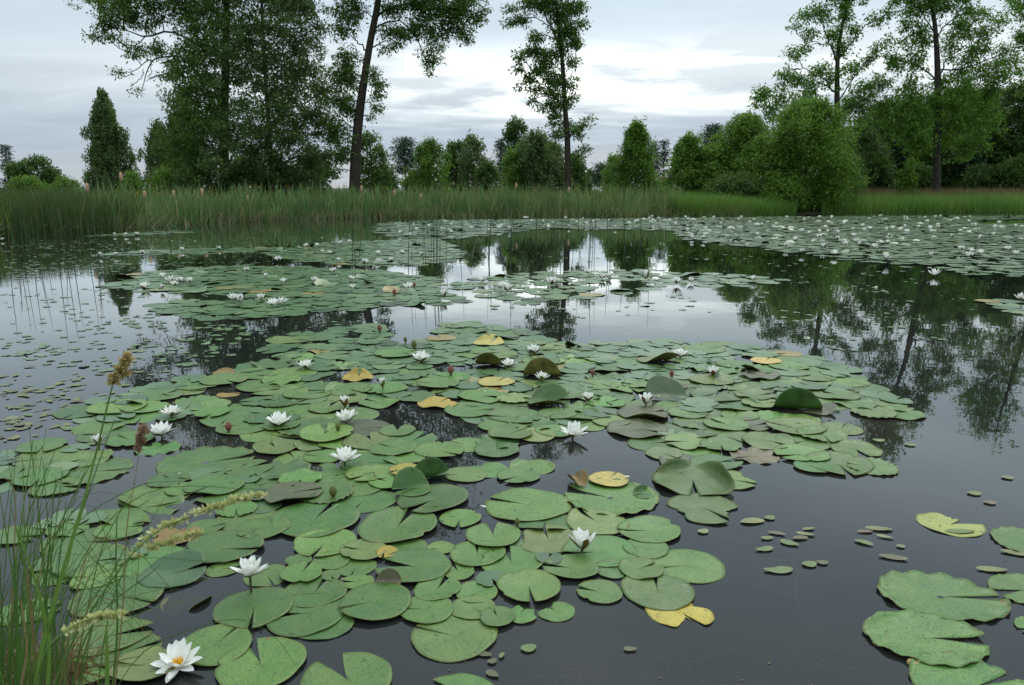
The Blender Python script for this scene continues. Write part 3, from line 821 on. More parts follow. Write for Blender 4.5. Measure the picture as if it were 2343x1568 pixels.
    auto_tree(*a[:8], dens=a[8] if len(a) > 8 else 1.0, name=a[9] if len(a) > 9 else None)
for i, (kind, u, Y, vt, w, lab) in enumerate([
    ('round', 1960, 60, 290, 140, 'dark broad tree just right of the big round bush'), ('bush', 2000, 58, 360, 90, 'shady bush under the dark wood, left of the pale sapling'), ('round', 2030, 66, 235, 150, 'dark tree filling the gap between the two tall ashes'),
    ('pine', 2085, 64, 250, 90, 'reddish stemmed pine behind the pale sapling'), ('round', 2120, 70, 225, 170, 'deep green tree behind the tallest ash trunk'), ('bush', 2105, 58, 380, 80, 'shady bush behind the tallest ash foot'),
    ('round', 2200, 62, 195, 150, 'dense tree just right of the tallest ash trunk'), ('pine', 2225, 60, 290, 70, 'slim pine with a thin reddish trunk right of the parked cars'), ('round', 2275, 64, 200, 150, 'dark tree second from the right edge'),
    ('round', 2340, 60, 190, 150, 'dark tree cut off by the right edge'), ('bush', 2250, 57, 380, 90, 'low dark bush behind the white van'), ('bush', 2325, 56, 365, 100, 'bush at the right edge under the dark trees'),
    ('round', 2410, 62, 200, 120, 'dark tree beyond the right edge of the wood'), ('bush', 1925, 60, 365, 110, 'shadowed bush beside the big round bush'), ('bush', 1985, 78, 330, 150, 'dark undergrowth mound deep in the wood, left'), ('bush', 2110, 80, 325, 170, 'dark undergrowth mound deep in the wood, centre'), ('bush', 2240, 79, 320, 170, 'dark undergrowth mound deep in the wood, right of centre'), ('bush', 2350, 78, 320, 160, 'dark undergrowth mound deep in the wood at the right edge')]):
    auto_tree(kind, u, Y, vt, w, lab, 'pine' if kind == 'pine' else 'wood', RWOOD, 1.5, None)


# ------------------------------------------------------------------ reeds, rushes, grasses
def shore_y(x):
    fx = np.array([p[0] for p in far_shore])
    fy = np.array([p[1] for p in far_shore])
    o = np.argsort(fx)
    return np.interp(x, fx[o], fy[o])


def blades(mb, B, H, W, lean, curl, tints, mat=0, segs=3):
    """tapered bent ribbons standing on points B"""
    n = len(B)
    H, W = np.broadcast_to(H, (n,)), np.broadcast_to(W, (n,))
    ph = rng.random(n) * 2 * PI
    ld = np.stack([np.cos(ph), np.sin(ph), np.zeros(n)], -1)
    wd = np.stack([-np.sin(ph + rng.normal(0, 1, n)), np.cos(ph + rng.normal(0, 1, n)), np.zeros(n)], -1)
    lean = np.abs(rng.normal(0, lean, n))
    curl = np.abs(rng.normal(0, curl, n))
    rows = []
    for s in range(segs + 1):
        t = s / segs
        c = B + np.array([0, 0, 1.0]) * (H * t * (1 - 0.35 * curl * t * t))[:, None] + ld * (H * (lean * t + curl * t ** 2.5))[:, None]
        w = (W * (1 - t) ** 0.6 * 0.5)[:, None]
        rows += [c - wd * w, c + wd * w] if s < segs else [c]
    V = np.stack(rows, 1)
    k = V.shape[1]
    base = np.arange(n)[:, None] * k
    q = np.concatenate([base + np.array([[2 * s, 2 * s + 1, 2 * s + 3, 2 * s + 2]]) for s in range(segs - 1)])
    t3 = base + np.array([[2 * segs - 2, 2 * segs - 1, 2 * segs]])
    tt = np.broadcast_to(tints, (n,))
    mb.add(V.reshape(-1, 3), q, mat, np.tile(tt, segs - 1))
    mb.f.append((t3 + (mb.n - len(V) * k), np.full(n, mat), tt))


def belt(u0, u1, n, d0, d1, power=1.0):
    u = rng.uniform(u0, u1, n)
    su = np.array([q[0] for q in shore_px], float)
    x = np.interp(u, su, [q[0] for q in far_shore])
    ys = np.interp(u, su, [q[1] for q in far_shore])
    y = ys + d0 + (d1 - d0) * rng.random(n) ** power
    k = y / ys
    x = x * k
    return np.stack([x, y, gz(x, y)], 1), u


mb = MB()
B, u = belt(-120, 1560, 10500, -0.15, 5.0, 1.3)
patch = 0.5 + 0.28 * np.sin(B[:, 0] * 1.7 + np.sin(B[:, 0] * .6) * 2 + B[:, 1]) + .22 * np.sin(B[:, 0] * 4.3 + 2 * np.sin(B[:, 1] * 2))
H = rng.uniform(0.5, 1.25, len(B)) * (0.62 + 0.68 * patch) * np.interp(u, [-100, 300, 700, 1560], [0.95, 1.05, 1.1, 1.15])
tints = np.clip(rng.normal(0.34, 0.2, len(B)) + .12 * np.sin(B[:, 0] * 2.3), 0, 0.53)
dry = rng.random(len(B)) < 0.07
tints[dry] = rng.uniform(0.8, 1.0, dry.sum())
blades(mb, B, H, 0.05, 0.15, 0.18, tints, segs=4)
B, u = belt(200, 1560, 900, 0.0, 4.0)
blades(mb, B, rng.uniform(1.1, 1.75, len(B)), 0.055, 0.12, 0.16, np.clip(rng.normal(.42, .1, len(B)), 0, .55), segs=4)
B, u = belt(-100, 1720, 5200, -0.25, 0.5)
blades(mb, B, rng.uniform(0.15, 0.7, len(B)), 0.026, 0.5, 0.45, rng.uniform(0.6, 1.0, len(B)))
tag(mb.build('reeds', [MAT['reed']], tint=True), 'dense green reed bed lining the far shore', 'reeds', kind='stuff')
mb = MB()
B, u = belt(-150, 330, 9000, -0.5, 2.2)
keep = u < 250 + 90 * rng.random(len(u)) ** 2 + 40 * np.sin(B[:, 1] * 5)
B, u = B[keep], u[keep]
blades(mb, B, rng.uniform(0.8, 1.5, len(B)), 0.016, 0.05, 0.03, np.where(rng.random(len(B)) < .1, .95, np.clip(rng.normal(.4, .15, len(B)), 0, .7)))
tag(mb.build('rushes', [MAT['rush']], tint=True), 'dark fine upright rushes on the left shore', 'rushes', kind='stuff')
mb = MB()
B, u = belt(-260, 30, 3500, -0.4, 3.0)
blades(mb, B, rng.uniform(0.5, 1.2, len(B)), 0.03, 0.2, 0.2, np.clip(rng.normal(.7, .15, len(B)), 0, 1))
B, u = belt(1540, 1820, 6500, -0.2, 1.6)
blades(mb, B, rng.uniform(0.6, 1.15, len(B)) * np.interp(u, [1540, 1640, 1820], [1.25, 1.1, .7]), 0.018, 0.2, 0.25, np.clip(rng.normal(.42, .15, len(B)), 0, 1))
B, u = belt(1880, 2520, 21000, -0.1, 5.5)
blades(mb, B, rng.uniform(0.55, 1.05, len(B)), 0.026, 0.2, 0.2, np.clip(rng.normal(.55, .16, len(B)) + .1 * np.sin(B[:, 0] * 1.3), 0, 1))
tag(mb.build('shore_grass', [MAT['grass']], tint=True), 'soft green grass on the right shore and left edge', 'grass', kind='stuff')
mb = MB()
B, u = belt(1900, 2520, 9000, 3.5, 9.0)
blades(mb, B, rng.uniform(0.85, 1.35, len(B)), 0.03, 0.2, 0.3, rng.random(len(B)))
tag(mb.build('red_grass', [MAT['seedgrass']], tint=True), 'reddish seeding grass behind the green shore grass', 'grass', kind='stuff')
mb = MB()
B, u = belt(-260, 1900, 16000, 4.5, 16)
blades(mb, B, rng.uniform(0.5, 1.1, len(B)), 0.04, 0.2, 0.25, np.clip(rng.normal(.5, .2, len(B)), 0, 1))
tag(mb.build('meadow_grass', [MAT['meadow']], tint=True), 'yellowish meadow grass behind the reed bed', 'grass', kind='stuff')
mb = MB()
B, u = belt(250, 1500, 260, 4.5, 10)
B[:, 2] += rng.uniform(0.8, 1.15, len(B))
leaf_cloud(mb, B, 4, (0.07, 0.07, .12), .06, .035)
tag(mb.build('meadow_flowers', [MAT['goldbloom']]), 'yellow wildflowers scattered along the meadow behind the reeds', 'flowers', kind='stuff')


def pole_stem(mb, p, h, r, dx=0.0, dy=0.0, n=5, below=0.15):
    q = np.array([p[0] + dx, p[1] + dy, p[2] + h])
    tube(mb, spline([np.array([p[0], p[1], p[2] - below]), (np.array(p) + q) / 2 + np.array([dx * .08, 0, 0]), q], 6), [r, r * .85, r * .3], n)


for k, (u, v, lab) in enumerate([(762, 728, 'cattail whose pale head stands highest in the left reed bed'), (327, 712, None), (545, 738, None), (655, 735, None), (455, 670, None), (1590, 745, None), (935, 755, None), (1365, 715, None), (1490, 730, None), (1950, 705, None), (2150, 720, None)]):
    uu, vv = u * .605, v * .605
    Y = float(np.interp(uu, [q[0] for q in shore_px], [q[1] for q in far_shore])) + 1.0
    p = at(uu, vv, Y)
    zb = float(gz(p[0], p[1])[0])
    root = link('cattail', None, loc=(p[0], p[1], zb))
    tag(root, lab or 'pale fluffy cattail head standing among the green reeds', 'cattail', 'cattails in the reed bed')
    m = MB()
    hgt = p[2] - zb
    pole_stem(m, (0, 0, 0), hgt + .1, .012, 0.02)
    m.build('stem', [MAT['reed']], root, True)
    m = MB()
    lathe(m, [(0.004, -.17), (.05, -.13), (.06, 0), (.05, .13), (.004, .17)], 8, center=(0.02, 0, hgt))
    m.build('seed_head', [MAT['cattail']], root, True, tint=False)

# thin leafless stems standing in the open water
stems = []
for u0, v0, n, su, sv in [(26, 605, 5, 10, 12), (92, 590, 4, 14, 14), (150, 600, 4, 16, 14), (225, 610, 4, 14, 16), (375, 575, 3, 30, 10), (545, 575, 5, 40, 10), (700, 560, 3, 30, 8),
                          (815, 605, 3, 18, 8), (948, 610, 2, 14, 8), (1003, 620, 7, 18, 14), (1075, 600, 3, 20, 8), (1150, 600, 6, 22, 12), (1212, 600, 3, 16, 8), (1255, 590, 6, 16, 10),
                          (1320, 585, 5, 20, 10), (1345, 600, 3, 8, 8), (1440, 590, 5, 16, 8), (1480, 590, 3, 10, 8), (1535, 560, 3, 14, 6), (1565, 540, 2, 10, 6), (1700, 535, 3, 8, 6), (1620, 530, 2, 20, 6)]:
    for _ in range(n):
        stems.append((u0 + rng.normal(0, su), v0 + rng.normal(0, sv)))
for u, v in stems:
    p = ground(u, max(535, v))
    m = MB()
    h = rng.uniform(0.7, 1.5)
    pole_stem(m, (0, 0, 0), h, rng.uniform(.0045, .0075), rng.normal(0, .09), rng.normal(0, .06), below=.3)
    o = m.build('bulrush_stem', [MAT['bulrush']], None, True, tint=False)
    o.location = p
    side = 'left' if u < 450 else 'middle'
    tag(o, 'thin dark leafless stem standing upright in the open water of the pond', 'stem', 'bulrush stems in the water')

# ------------------------------------------------------------------ things on the far meadow
def boxm(mb, c, s, mat=0, bev=0.0):
    c, s = np.asarray(c, float), np.asarray(s, float) / 2
    b = bev
    ring = lambda z, i: [(-s[0] + i, -s[1], z), (s[0] - i, -s[1], z), (s[0], -s[1] + i, z), (s[0], s[1] - i, z), (s[0] - i, s[1], z), (-s[0] + i, s[1], z), (-s[0], s[1] - i, z), (-s[0], -s[1] + i, z)]
    i = max(b, 0.01)
    V = ring(-s[2], i) + ring(s[2] - i, i) + [(x * (1 - i / s[0]), y * (1 - i / s[1]), s[2]) for x, y, z in ring(0, i)]
    fs = [[a, (a + 1) % 8, 8 + (a + 1) % 8, 8 + a] for a in range(8)] + [[8 + a, 8 + (a + 1) % 8, 16 + (a + 1) % 8, 16 + a] for a in range(8)]
    mb.add(np.array(V) + c, fs, mat)
    mb.add(np.array(V) + c, [list(range(16, 24))], mat)
    mb.add(np.array(V) + c, [list(range(7, -1, -1))], mat)


def wheel(root, x, y, r):
    m = MB()
    th = 16
    prof = [(r * .55, -.09), (r, -.09), (r, .09), (r * .55, .09)]
    lathe(m, prof, th)
    o = m.build('wheel', [MAT['rubber']], root, False, tint=False)
    o.rotation_euler = (PI / 2, 0, 0)
    o.location = (x, y, r)
    m = MB()
    lathe(m, [(0.01, -.07), (r * .56, -.06), (r * .56, .06), (0.01, .07)], th)
    m.build('rim', [MAT['metal']], o, False, tint=False)


def car(u, Y, label, paint, prof, wins, L=4.3, name='parked_car', cat='car', rz=0.0):
    x = at(u, 430, Y)[0]
    root = link(name, None, loc=(x, Y, float(gz(x, Y)[0]) + 0.02))
    root.rotation_euler = (0, 0, rz)
    tag(root, label, cat, 'vehicles parked beyond the meadow')
    m = MB()
    P = np.array(prof)
    n = len(P)
    hw = 0.85
    V = np.concatenate([np.stack([P[:, 0], np.full(n, -hw + np.clip((P[:, 1] - .9) * .25, 0, .2)), P[:, 1]], 1), np.stack([P[:, 0], np.full(n, hw), P[:, 1]], 1)])
    V[n:, 1] = -V[:n, 1]
    m.add(V, [[a, (a + 1) % n, n + (a + 1) % n, n + a] for a in range(n)])
    m.add(V, [list(range(n - 1, -1, -1))])
    m.add(V, [list(range(n, 2 * n))])
    m.build('body', [MAT[paint]], root, tint=False)
    for w in wins:
        for sgn in (-1, 1):
            m = MB()
            Q = np.array([(a, sgn * (hw - np.clip((b - .9) * .25, 0, .2) + .004), b) for a, b in w])
            m.add(Q, [list(range(len(w)))])
            m.build('side_window', [MAT['glass']], root, tint=False)
    for sx in (-.31 * L, .31 * L):
        for sy in (-.8, .8):
            wheel(root, sx, sy, .32)
    return root


hatch = [(-2.1, .3), (2.1, .3), (2.15, .75), (1.1, .95), (.45, 1.42), (-1.2, 1.45), (-2.0, .98), (-2.15, .7)]
car(2166, 84, 'dark car parked behind the tallest ash trunk', 'paint_dark', hatch, [[(.9, .97), (.4, 1.35), (-.4, 1.37), (-.4, .97)], [(-.5, .97), (-.5, 1.37), (-1.15, 1.37), (-1.7, .97)]], rz=1.45)
car(2112, 86, 'silver car half hidden left of the tallest ash trunk', 'paint_silver', hatch, [[(.9, .97), (.4, 1.35), (-.4, 1.37), (-.4, .97)], [(-.5, .97), (-.5, 1.37), (-1.15, 1.37), (-1.7, .97)]], rz=1.45)
van = [(-2.5, .3), (2.4, .3), (2.5, .9), (2.0, 1.2), (1.5, 1.95), (-2.45, 2.0), (-2.55, 1.0)]
car(2262, 84, 'white van under the dark trees at right', 'paint_white', van, [[(1.7, 1.15), (1.35, 1.8), (.6, 1.8), (.6, 1.15)]], 5, 'parked_van', 'van', 1.4)
x = at(1358, 430, 105)[0]
cv = link('caravan', None, loc=(x, 105, float(gz(x, 105)[0])))
cv.scale = (.68, .8, 1.12)
tag(cv, 'white caravan roof showing above the reeds right of the lone slim ash', 'caravan', 'vehicles parked beyond the meadow')
m = MB(); boxm(m, (0, 0, 1.05), (3.4, 2.0, 1.3), 0, .18); m.build('body', [MAT['paint_white']], cv, tint=False)
m = MB(); boxm(m, (-.3, 0, 1.76), (1.2, 1.4, .12), 0, .04); m.build('roof_vent', [MAT['paint_white']], cv, tint=False)
for q in (-.9, .7):
    m = MB(); boxm(m, (q, -1.0, 1.2), (.8, .03, .45), 0, .01); m.build('window', [MAT['glass']], cv, tint=False)
for sy in (-.9, .9):
    wheel(cv, 0.1, sy, .3)
x = at(893, 430, 68)[0]
car(893, 68, 'white car roof just visible over the meadow right of the leaning trunk', 'paint_white', hatch, [[(.9, .97), (.4, 1.35), (-.4, 1.37), (-.4, .97)]])
p = at(1528, 388, 60)
zg = float(gz(p[0], 60)[0])
um = link('parasol', None, loc=(p[0], 60, zg))
tag(um, 'small white parasol between the spruces and the right thicket', 'parasol')
hh = p[2] - zg
m = MB(); lathe(m, [(0.0, .22), (.22, .2), (.42, .1), (.5, -.05), (.48, -.06), (.4, .07), (0.0, .18)], 12, center=(0, 0, hh)); m.build('canopy', [MAT['paint_white']], um, True, tint=False)
m = MB(); tube(m, [(0, 0, 0), (0, 0, hh + .15)], [.03, .025], 6); m.build('pole', [MAT['metal']], um, tint=False)
m = MB(); lathe(m, [(0.0, .1), (.2, .1), (.25, 0.0)], 10); m.build('base', [MAT['rubber']], um, tint=False)
ct = link('wooden_cart', None, loc=(p[0] - .25, 59.2, zg))
tag(ct, 'dark red cart beneath the small white parasol', 'cart')
hc = hh - .75
m = MB(); boxm(m, (0, 0, hc), (1.0, .7, .34), 0, .03); m.build('body', [MAT['paint_red']], ct, tint=False)
m = MB(); [boxm(m, (sx, 0, hc * .5), (.08, .6, hc), 0, .01) for sx in (-.4, .4)]; m.build('legs', [MAT['bark_brown']], ct, tint=False)
for sy in (-.5, .5):
    wheel(ct, .1, sy, .4)
mb = MB()
rx = np.linspace(20, 70, 30)
RP = np.concatenate([np.stack([rx, np.full(30, q), gz(rx, np.full(30, q)) + .03], 1) for q in (80, 84.5)])
mb.add(RP, [[i, i + 1, 31 + i, 30 + i] for i in range(29)])
tag(mb.build('road', [MAT['asphalt']], tint=False), kind='structure')
# ------------------------------------------------------------------ lily pads
def pad_mesh(name, notch=10.0, wav=0.02, wk=5, scal=0.0, sk=14, cup=0.0, folds=(), bites=(), tipr=0.0, na=46, nr=7, under='under', aspect=1.0, seed=0, th=0.010, curve=0.5):
    g = np.random.default_rng(seed)
    a0 = R(notch)
    u = np.linspace(0, 1, na)
    rho = np.concatenate([[0.012], np.linspace(0.12, 1, nr)])
    rho = 1 - (1 - rho) ** 1.25
    A0 = a0 * (curve + (1 - curve) * rho)
    TH = A0[:, None] + (2 * PI - 2 * A0)[:, None] * u[None, :]
    th1 = TH[-1]
    ph = g.random(4) * 2 * PI
    Rm = 1 + 0.03 * np.sin(2 * th1 + ph[0]) + 0.022 * np.sin(3 * th1 + ph[1]) + 0.008 * np.sin(9 * th1 + ph[2])
    dn = np.minimum(th1 - a0, 2 * PI - a0 - th1)
    Rm *= 1 + tipr * np.exp(-(dn / R(16)) ** 2)
    if scal:
        Rm *= 1 + 0.012 * np.sin(sk * th1 + ph[3])
    for (b, w, dpt) in bites:
        e = np.abs((th1 - R(b) + PI) % (2 * PI) - PI)
        Rm *= 1 - dpt * np.exp(-(e / R(w)) ** 4) * (0.75 + 0.5 * g.random(na))
    X = rho[:, None] * Rm * np.cos(TH)
    Y = rho[:, None] * Rm * np.sin(TH) * aspect
    Z = wav * rho[:, None] ** 3 * np.sin(wk * TH + ph[0]) + wav * 0.6 * rho[:, None] ** 2 * np.sin(2 * TH + ph[1]) + cup * rho[:, None] ** 2.2
    Z += scal * rho[:, None] ** 7 * (np.abs(np.sin(sk * 0.5 * TH + ph[2])) ** 1.5)
    Z -= 0.02 * np.exp(-(rho[:, None] / 0.12) ** 2)
    for (dr, o, al, sft) in folds:
        c, s, al = math.cos(R(dr)), math.sin(R(dr)), R(al)
        d = X * c + Y * s - o
        t = np.clip(d / sft, 0, 1) * al
        r = sft / max(al, 1e-3)
        ex = np.clip(d - sft, 0, None)
        nd = np.where(d > 0, np.sin(t) * r + ex * math.cos(al), d)
        nz = np.where(d > 0, (1 - np.cos(t)) * r + ex * math.sin(al), 0)
        sh = np.where(d > 0, -np.sin(t) * Z, 0)
        dd = nd - d + sh
        X, Y, Z = X + c * dd, Y + s * dd, np.where(d > 0, nz + Z * np.cos(t), Z)
    P = np.stack([X, Y, Z], -1)
    dT, dR = np.gradient(P, axis=1), np.gradient(P, axis=0)
    Nn = unit(np.cross(dR, dT))
    Nn[0] = (0, 0, 1)
    Bt = P - Nn * th
    k = len(rho)
    i, j = np.meshgrid(np.arange(k - 1), np.arange(na - 1), indexing='ij')
    q = np.stack([i * na + j, (i + 1) * na + j, (i + 1) * na + j + 1, i * na + j + 1], -1).reshape(-1, 4)
    n = k * na
    mb = MB()
    V = np.concatenate([P.reshape(-1, 3), Bt.reshape(-1, 3)])
    F_all = [q, q[:, ::-1] + n]
    edge = [(k - 1) * na + a for a in range(na)]
    s1 = [a * na for a in range(k)]
    s2 = [a * na + na - 1 for a in range(k)]
    rim = [[e, n + e, n + f, f] for e, f in zip(edge[:-1], edge[1:])] + [[f, n + f, n + e, e] for e, f in zip(s1[:-1], s1[1:])] + [[e, n + e, n + f, f] for e, f in zip(s2[:-1], s2[1:])]
    mb.add(V, F_all[0], 0)
    nv = len(V)
    mb.f.append((F_all[1], np.full(len(q), 1), np.full(len(q), .5)))
    mb.f.append((np.array(rim), np.full(len(rim), 2), np.full(len(rim), .5)))
    return mb.mesh(name, [MAT['pad'], MAT[under], MAT['rim']], True, False)


FLAT, WAVY, SCAL, CURL = [], [], [], []
for s in range(10):
    FLAT.append(pad_mesh('lily_pad', notch=[3, 7, 11, 4, 14, 18, 6, 3, 9, 2][s], wav=.014, wk=3 + s % 3, tipr=[-.05, .04, .08, .0, -.04, .05, .06, .1, .0, .03][s], cup=[.0, .05, .02, .07, .0, .03, .05, .0, .06, .02][s], bites=[(), [(70, 5, .12)], (), [(200, 9, .16), (290, 4, .1)], (), (), [(130, 6, .2)], (), [(250, 4, .12)], ()][s], aspect=[.95, 1, .92, 1, .97, .94, .98, 1.0, .9, 1.0][s], seed=s, curve=[.3, .6, .5, .9, .4, .6, .2, .5, .7, .8][s]))
for s in range(10):
    WAVY.append(pad_mesh('lily_pad', notch=[3, 8, 14, 5, 3, 9, 15, 4, 7, 3][s], wav=.03 + .012 * (s % 4), wk=4 + s % 4, cup=.03 * (s % 3), bites=[(), [(100, 7, .2)], (), (), [(220, 5, .15), (60, 4, .12)], (), (), [(160, 10, .2)], (), ()][s], tipr=.05 * (s % 2), seed=20 + s))
for s in range(5):
    SCAL.append(pad_mesh('lily_pad', notch=[3, 6, 2, 8, 12][s], wav=.02, scal=.045, sk=[17, 20, 15, 18, 22][s], tipr=.03, seed=40 + s, na=64))
for s in range(12):
    g = np.random.default_rng(60 + s)
    CURL.append(pad_mesh('lily_pad', notch=[8, 14, 20, 10][s % 4], wav=.03, wk=4 + s % 3, folds=[(g.uniform(150, 300), g.uniform(.5, .8), g.uniform(20, 62), .35)] + ([(g.uniform(0, 140), g.uniform(.6, .85), g.uniform(20, 55), .3)] if s % 2 else []), seed=60 + s, under='under' if s % 3 else 'under_green'))

GREENS = {'g': (.092, .192, .026), 'l': (.135, .235, .034), 'd': (.054, .132, .019), 'b': (.08, .068, .032), 'y': (.58, .38, .025), 'p': (.55, .43, .09), 'm': (.19, .24, .06), 'k': (.045, .085, .035), 'o': (.36, .17, .03), 'r': (.17, .10, .055)}
pads = []          # dicts: x y r rot mesh color label tiltx tilty lift


def add_pad(u, v, w, notch, col='g', kind='f', label=None, folds=None, lift=0.0, tilt=(0, 0), under='under', bites=(), nt=6, wav=.015, scal=0.0, aspect=1.0, cup=0.0):
    P = ground(u, v, 0.01)
    r = size(w, P) / 2
    base = np.array(GREENS[col])
    c = np.clip(base * rng.uniform(0.78, 1.2) * (1 + rng.normal(0, .09, 3)), 0, 1)
    if folds is not None or bites:
        # fold and bite directions are given on the ground; the mesh is turned by 'notch'
        fl = [(f[0] - notch,) + tuple(f[1:]) for f in (folds or ())]
        me = pad_mesh('lily_pad', notch=nt, wav=wav, scal=scal, folds=fl, bites=[(b[0] - notch,) + tuple(b[1:]) for b in bites], under=under, seed=int(u * 7 + v), na=56, aspect=aspect, cup=cup)
    else:
        L = {'f': FLAT, 'w': WAVY, 's': SCAL, 'c': CURL}[kind]
        me = L[int(rng.integers(len(L)))]
    pads.append(dict(x=P[0], y=P[1], r=r, rot=R(notch), me=me, col=c, label=label, tilt=tilt, lift=lift, hand=True, u=u, v=v, ck=col, kind=kind if not folds else 'c', special=col in 'ypor' or bool(folds and folds[0][2] > 35)))


A = add_pad
# nearest rows, front to back
A(597, 1515, 203, 120, 'g', 'f', 'broad heart shaped pad right of the open lily with yellow centre')
A(795, 1550, 212, 125, 'g', 'f', 'large smooth pad cut by the bottom edge of the photo, notch toward upper left')
A(1058, 1578, 150, 160, 'g', 'f', 'pad half cut off at the bottom edge in the middle of open water')
A(1040, 1450, 198, 160, 'l', 'f', 'large pale pad with a wide notch to the left, frontmost of the middle raft')
A(1272, 1394, 88, 130, 'g', 'f', 'small pad right of the chewed leaf in front of the raft', bites=[(140, 40, .5)])
A(1190, 1400, 84, 60, 'g', 'f', 'chewed ragged pad with torn upper edge near the front', bites=[(60, 35, .45), (130, 30, .35), (0, 18, .3)])
A(1138, 1411, 84, 110, 'g', 'f', 'small pad just left of the chewed ragged pad')
A(1081, 1388, 105, 315, 'l', 'f', 'pad behind the large pale frontmost pad, notch toward lower right')
A(975, 1392, 130, 185, 'g', 'f', 'pad tucked under the right side of the big round dark pad near the front')
A(740, 1425, 138, 200, 'd', 'f', 'lowest of three pads stacked left of the big round dark pad')
A(700, 1400, 190, 190, 'd', 'f', 'middle of three pads stacked left of the big round dark pad')
A(719, 1352, 142, 80, 'd', 'f', 'heart shaped pad with notch at the back, topmost of its stack', cup=.05, folds=[(90, .9, 5, .2)])
A(861, 1377, 166, 205, 'd', 'f', 'big round dark green pad near the front, notch low on the left')
A(582, 1387, 174, 282, 'd', 'f', 'glossy pad with a notch toward the viewer below the lily on a stem')
A(1090, 1352, 98, 230, 'g', 'f', 'small pad with notch at lower left amid the front raft')
A(1000, 1345, 118, 70, 'g', 'f', 'rounded pad in the front raft right of a brown upright leaf')
A(1048, 1303, 84, 115, 'l', 'f', 'little pad with a deep bent notch in the front raft')
A(1170, 1282, 148, 100, 'g', 'f', 'broad pad behind the floating snail shell in the front raft')
A(1092, 1265, 128, 95, 'g', 'f', 'pad overlapping the left of a broad pad, notch at the back')
A(1128, 1225, 130, 95, 'g', 'f', 'cupped heart shaped pad with reddish front rim and deep rear notch', folds=[(270, .75, 30, .3)], nt=12, cup=.04)
A(1008, 1250, 64, 200, 'l', 'f', 'tiny pad behind the broad forked pad')
A(934, 1247, 88, 262, 'g', 'f', 'small smooth pad with notch toward viewer right of the yellow sliver')
A(947, 1295, 172, 172, 'g', 'f', 'wide pad split by a long slit on the left')
A(815, 1293, 94, 265, 'g', 'f', 'small round pad in front of the yellow rimmed pad')
A(880, 1264, 62, 270, 'y', 'f', 'sliver of deep yellow leaf under green pads', bites=[(180, 60, .4)])
A(832, 1258, 106, 170, 'm', 'f', 'green pad with a yellow rim beside the yellow sliver')
A(756, 1314, 50, 300, 'g', 'f', 'very small pad next to the upright brown leaf, left')
A(817, 1329, 76, 180, 'g', 'f', 'small pad overlapped by the big round dark pad')
A(889, 1334, 58, 270, 'r', 'f', 'upright curled brown leaf standing among front pads', folds=[(90, -.3, 75, .5)], lift=.02, under='under')
A(742, 1240, 146, 262, 'l', 'f', 'light pad with a front notch behind the lily on a stem')
A(720, 1185, 200, 75, 'd', 'f', 'large pad left of the big forked pad, notch at back right', cup=.03, folds=[(80, .9, 8, .2)])
A(910, 1201, 198, 75, 'g', 'f', 'big forked pad with wet dark patches in the centre of the foreground')
A(1052, 1183, 98, 268, 'g', 'f', 'small heart shaped pad floating alone by dark water')
A(832, 1141, 152, 260, 'd', 'f', 'dusky pad right of the brown leathery pad')
A(990, 1143, 170, 235, 'd', 'f', 'pad carrying the two upright leaf lobes', cup=.03)
A(940, 1122, 92, 210, 'd', 'f', 'upright green leaf lobe seen from its smooth face', folds=[(120, -.15, 70, .3)], lift=.02)
A(985, 1098, 92, 20, 'k', 'f', 'upright leaf lobe showing its olive underside', folds=[(295, -.1, 100, .25)], lift=.025, under='under_green')
A(1245, 1189, 132, 270, 'd', 'f', 'dark curled rim pad lying under the pad with a left notch', folds=[(265, .5, 35, .3)])
A(1206, 1152, 194, 160, 'l', 'f', 'large smooth pad with notch at upper left, beside dark water', folds=[(285, .8, 22, .3)])
A(1396, 1135, 212, 155, 'g', 's', 'largest wavy edged pad in front of the brown dead leaf', scal=.07, folds=[(35, .75, 35, .3)], nt=8)
A(1255, 1232, 150, 100, 'm', 'w', 'stained yellowish pad left of the half closed lily', bites=[(180, 25, .25)])
A(1365, 1192, 142, 120, 'm', 'w', 'faded pad turning orange at its right edge', folds=[(140, .6, 30, .4)])
A(1374, 1258, 166, 190, 'g', 'f', 'pad directly under the half closed lily with brown sepals')
A(1478, 1251, 106, 175, 'g', 'f', 'pad peeping out below a paler pad, right of the half closed lily')
A(1485, 1210, 144, 185, 'g', 'f', 'pale round pad at the right rim of the foreground raft')
A(1405, 1298, 92, 350, 'g', 'f', 'torn pad below the half closed lily', bites=[(330, 30, .4)])
A(1305, 1299, 126, 170, 'g', 'f', 'pad with a wedge notch to the left below the half closed lily')
A(1210, 1340, 148, 275, 'l', 'f', 'wide pad touching the chewed ragged pad from behind')
A(1372, 1350, 106, 160, 'g', 'f', 'lone pad with upper left notch over open water')
A(1555, 1394, 150, 300, 'y', 'f', 'torn yellow leaf sticking out below a green pad at right', bites=[(280, 22, .55), (40, 30, .4)])
A(1465, 1300, 104, 30, 'g', 'w', 'folded edge pad behind the right front pad')
A(1504, 1348, 168, 85, 'g', 'f', 'right front pad with its notch pointing away', folds=[(150, .8, 25, .3)])
A(1570, 1289, 176, 192, 'g', 'f', 'rounded pad at the right corner of the foreground raft with lower left notch')
A(2152, 1360, 268, 355, 'g', 's', 'huge scalloped pad at lower right, notch to the right', aspect=.84, scal=.06, folds=[(80, .95, 5, .2)], nt=7)
A(2118, 1456, 268, 352, 'l', 's', 'scalloped pad with an upturned corner at lower right', aspect=.82, scal=.05, folds=[(115, .72, 75, .18)], nt=10)
A(2225, 1568, 262, 20, 'g', 's', 'scalloped pad cut by the lower right corner', scal=.06, folds=[(80, .95, 5, .2)])
A(2350, 1236, 150, 330, 'g', 's', 'scalloped pad cut by the right edge behind the huge pad')
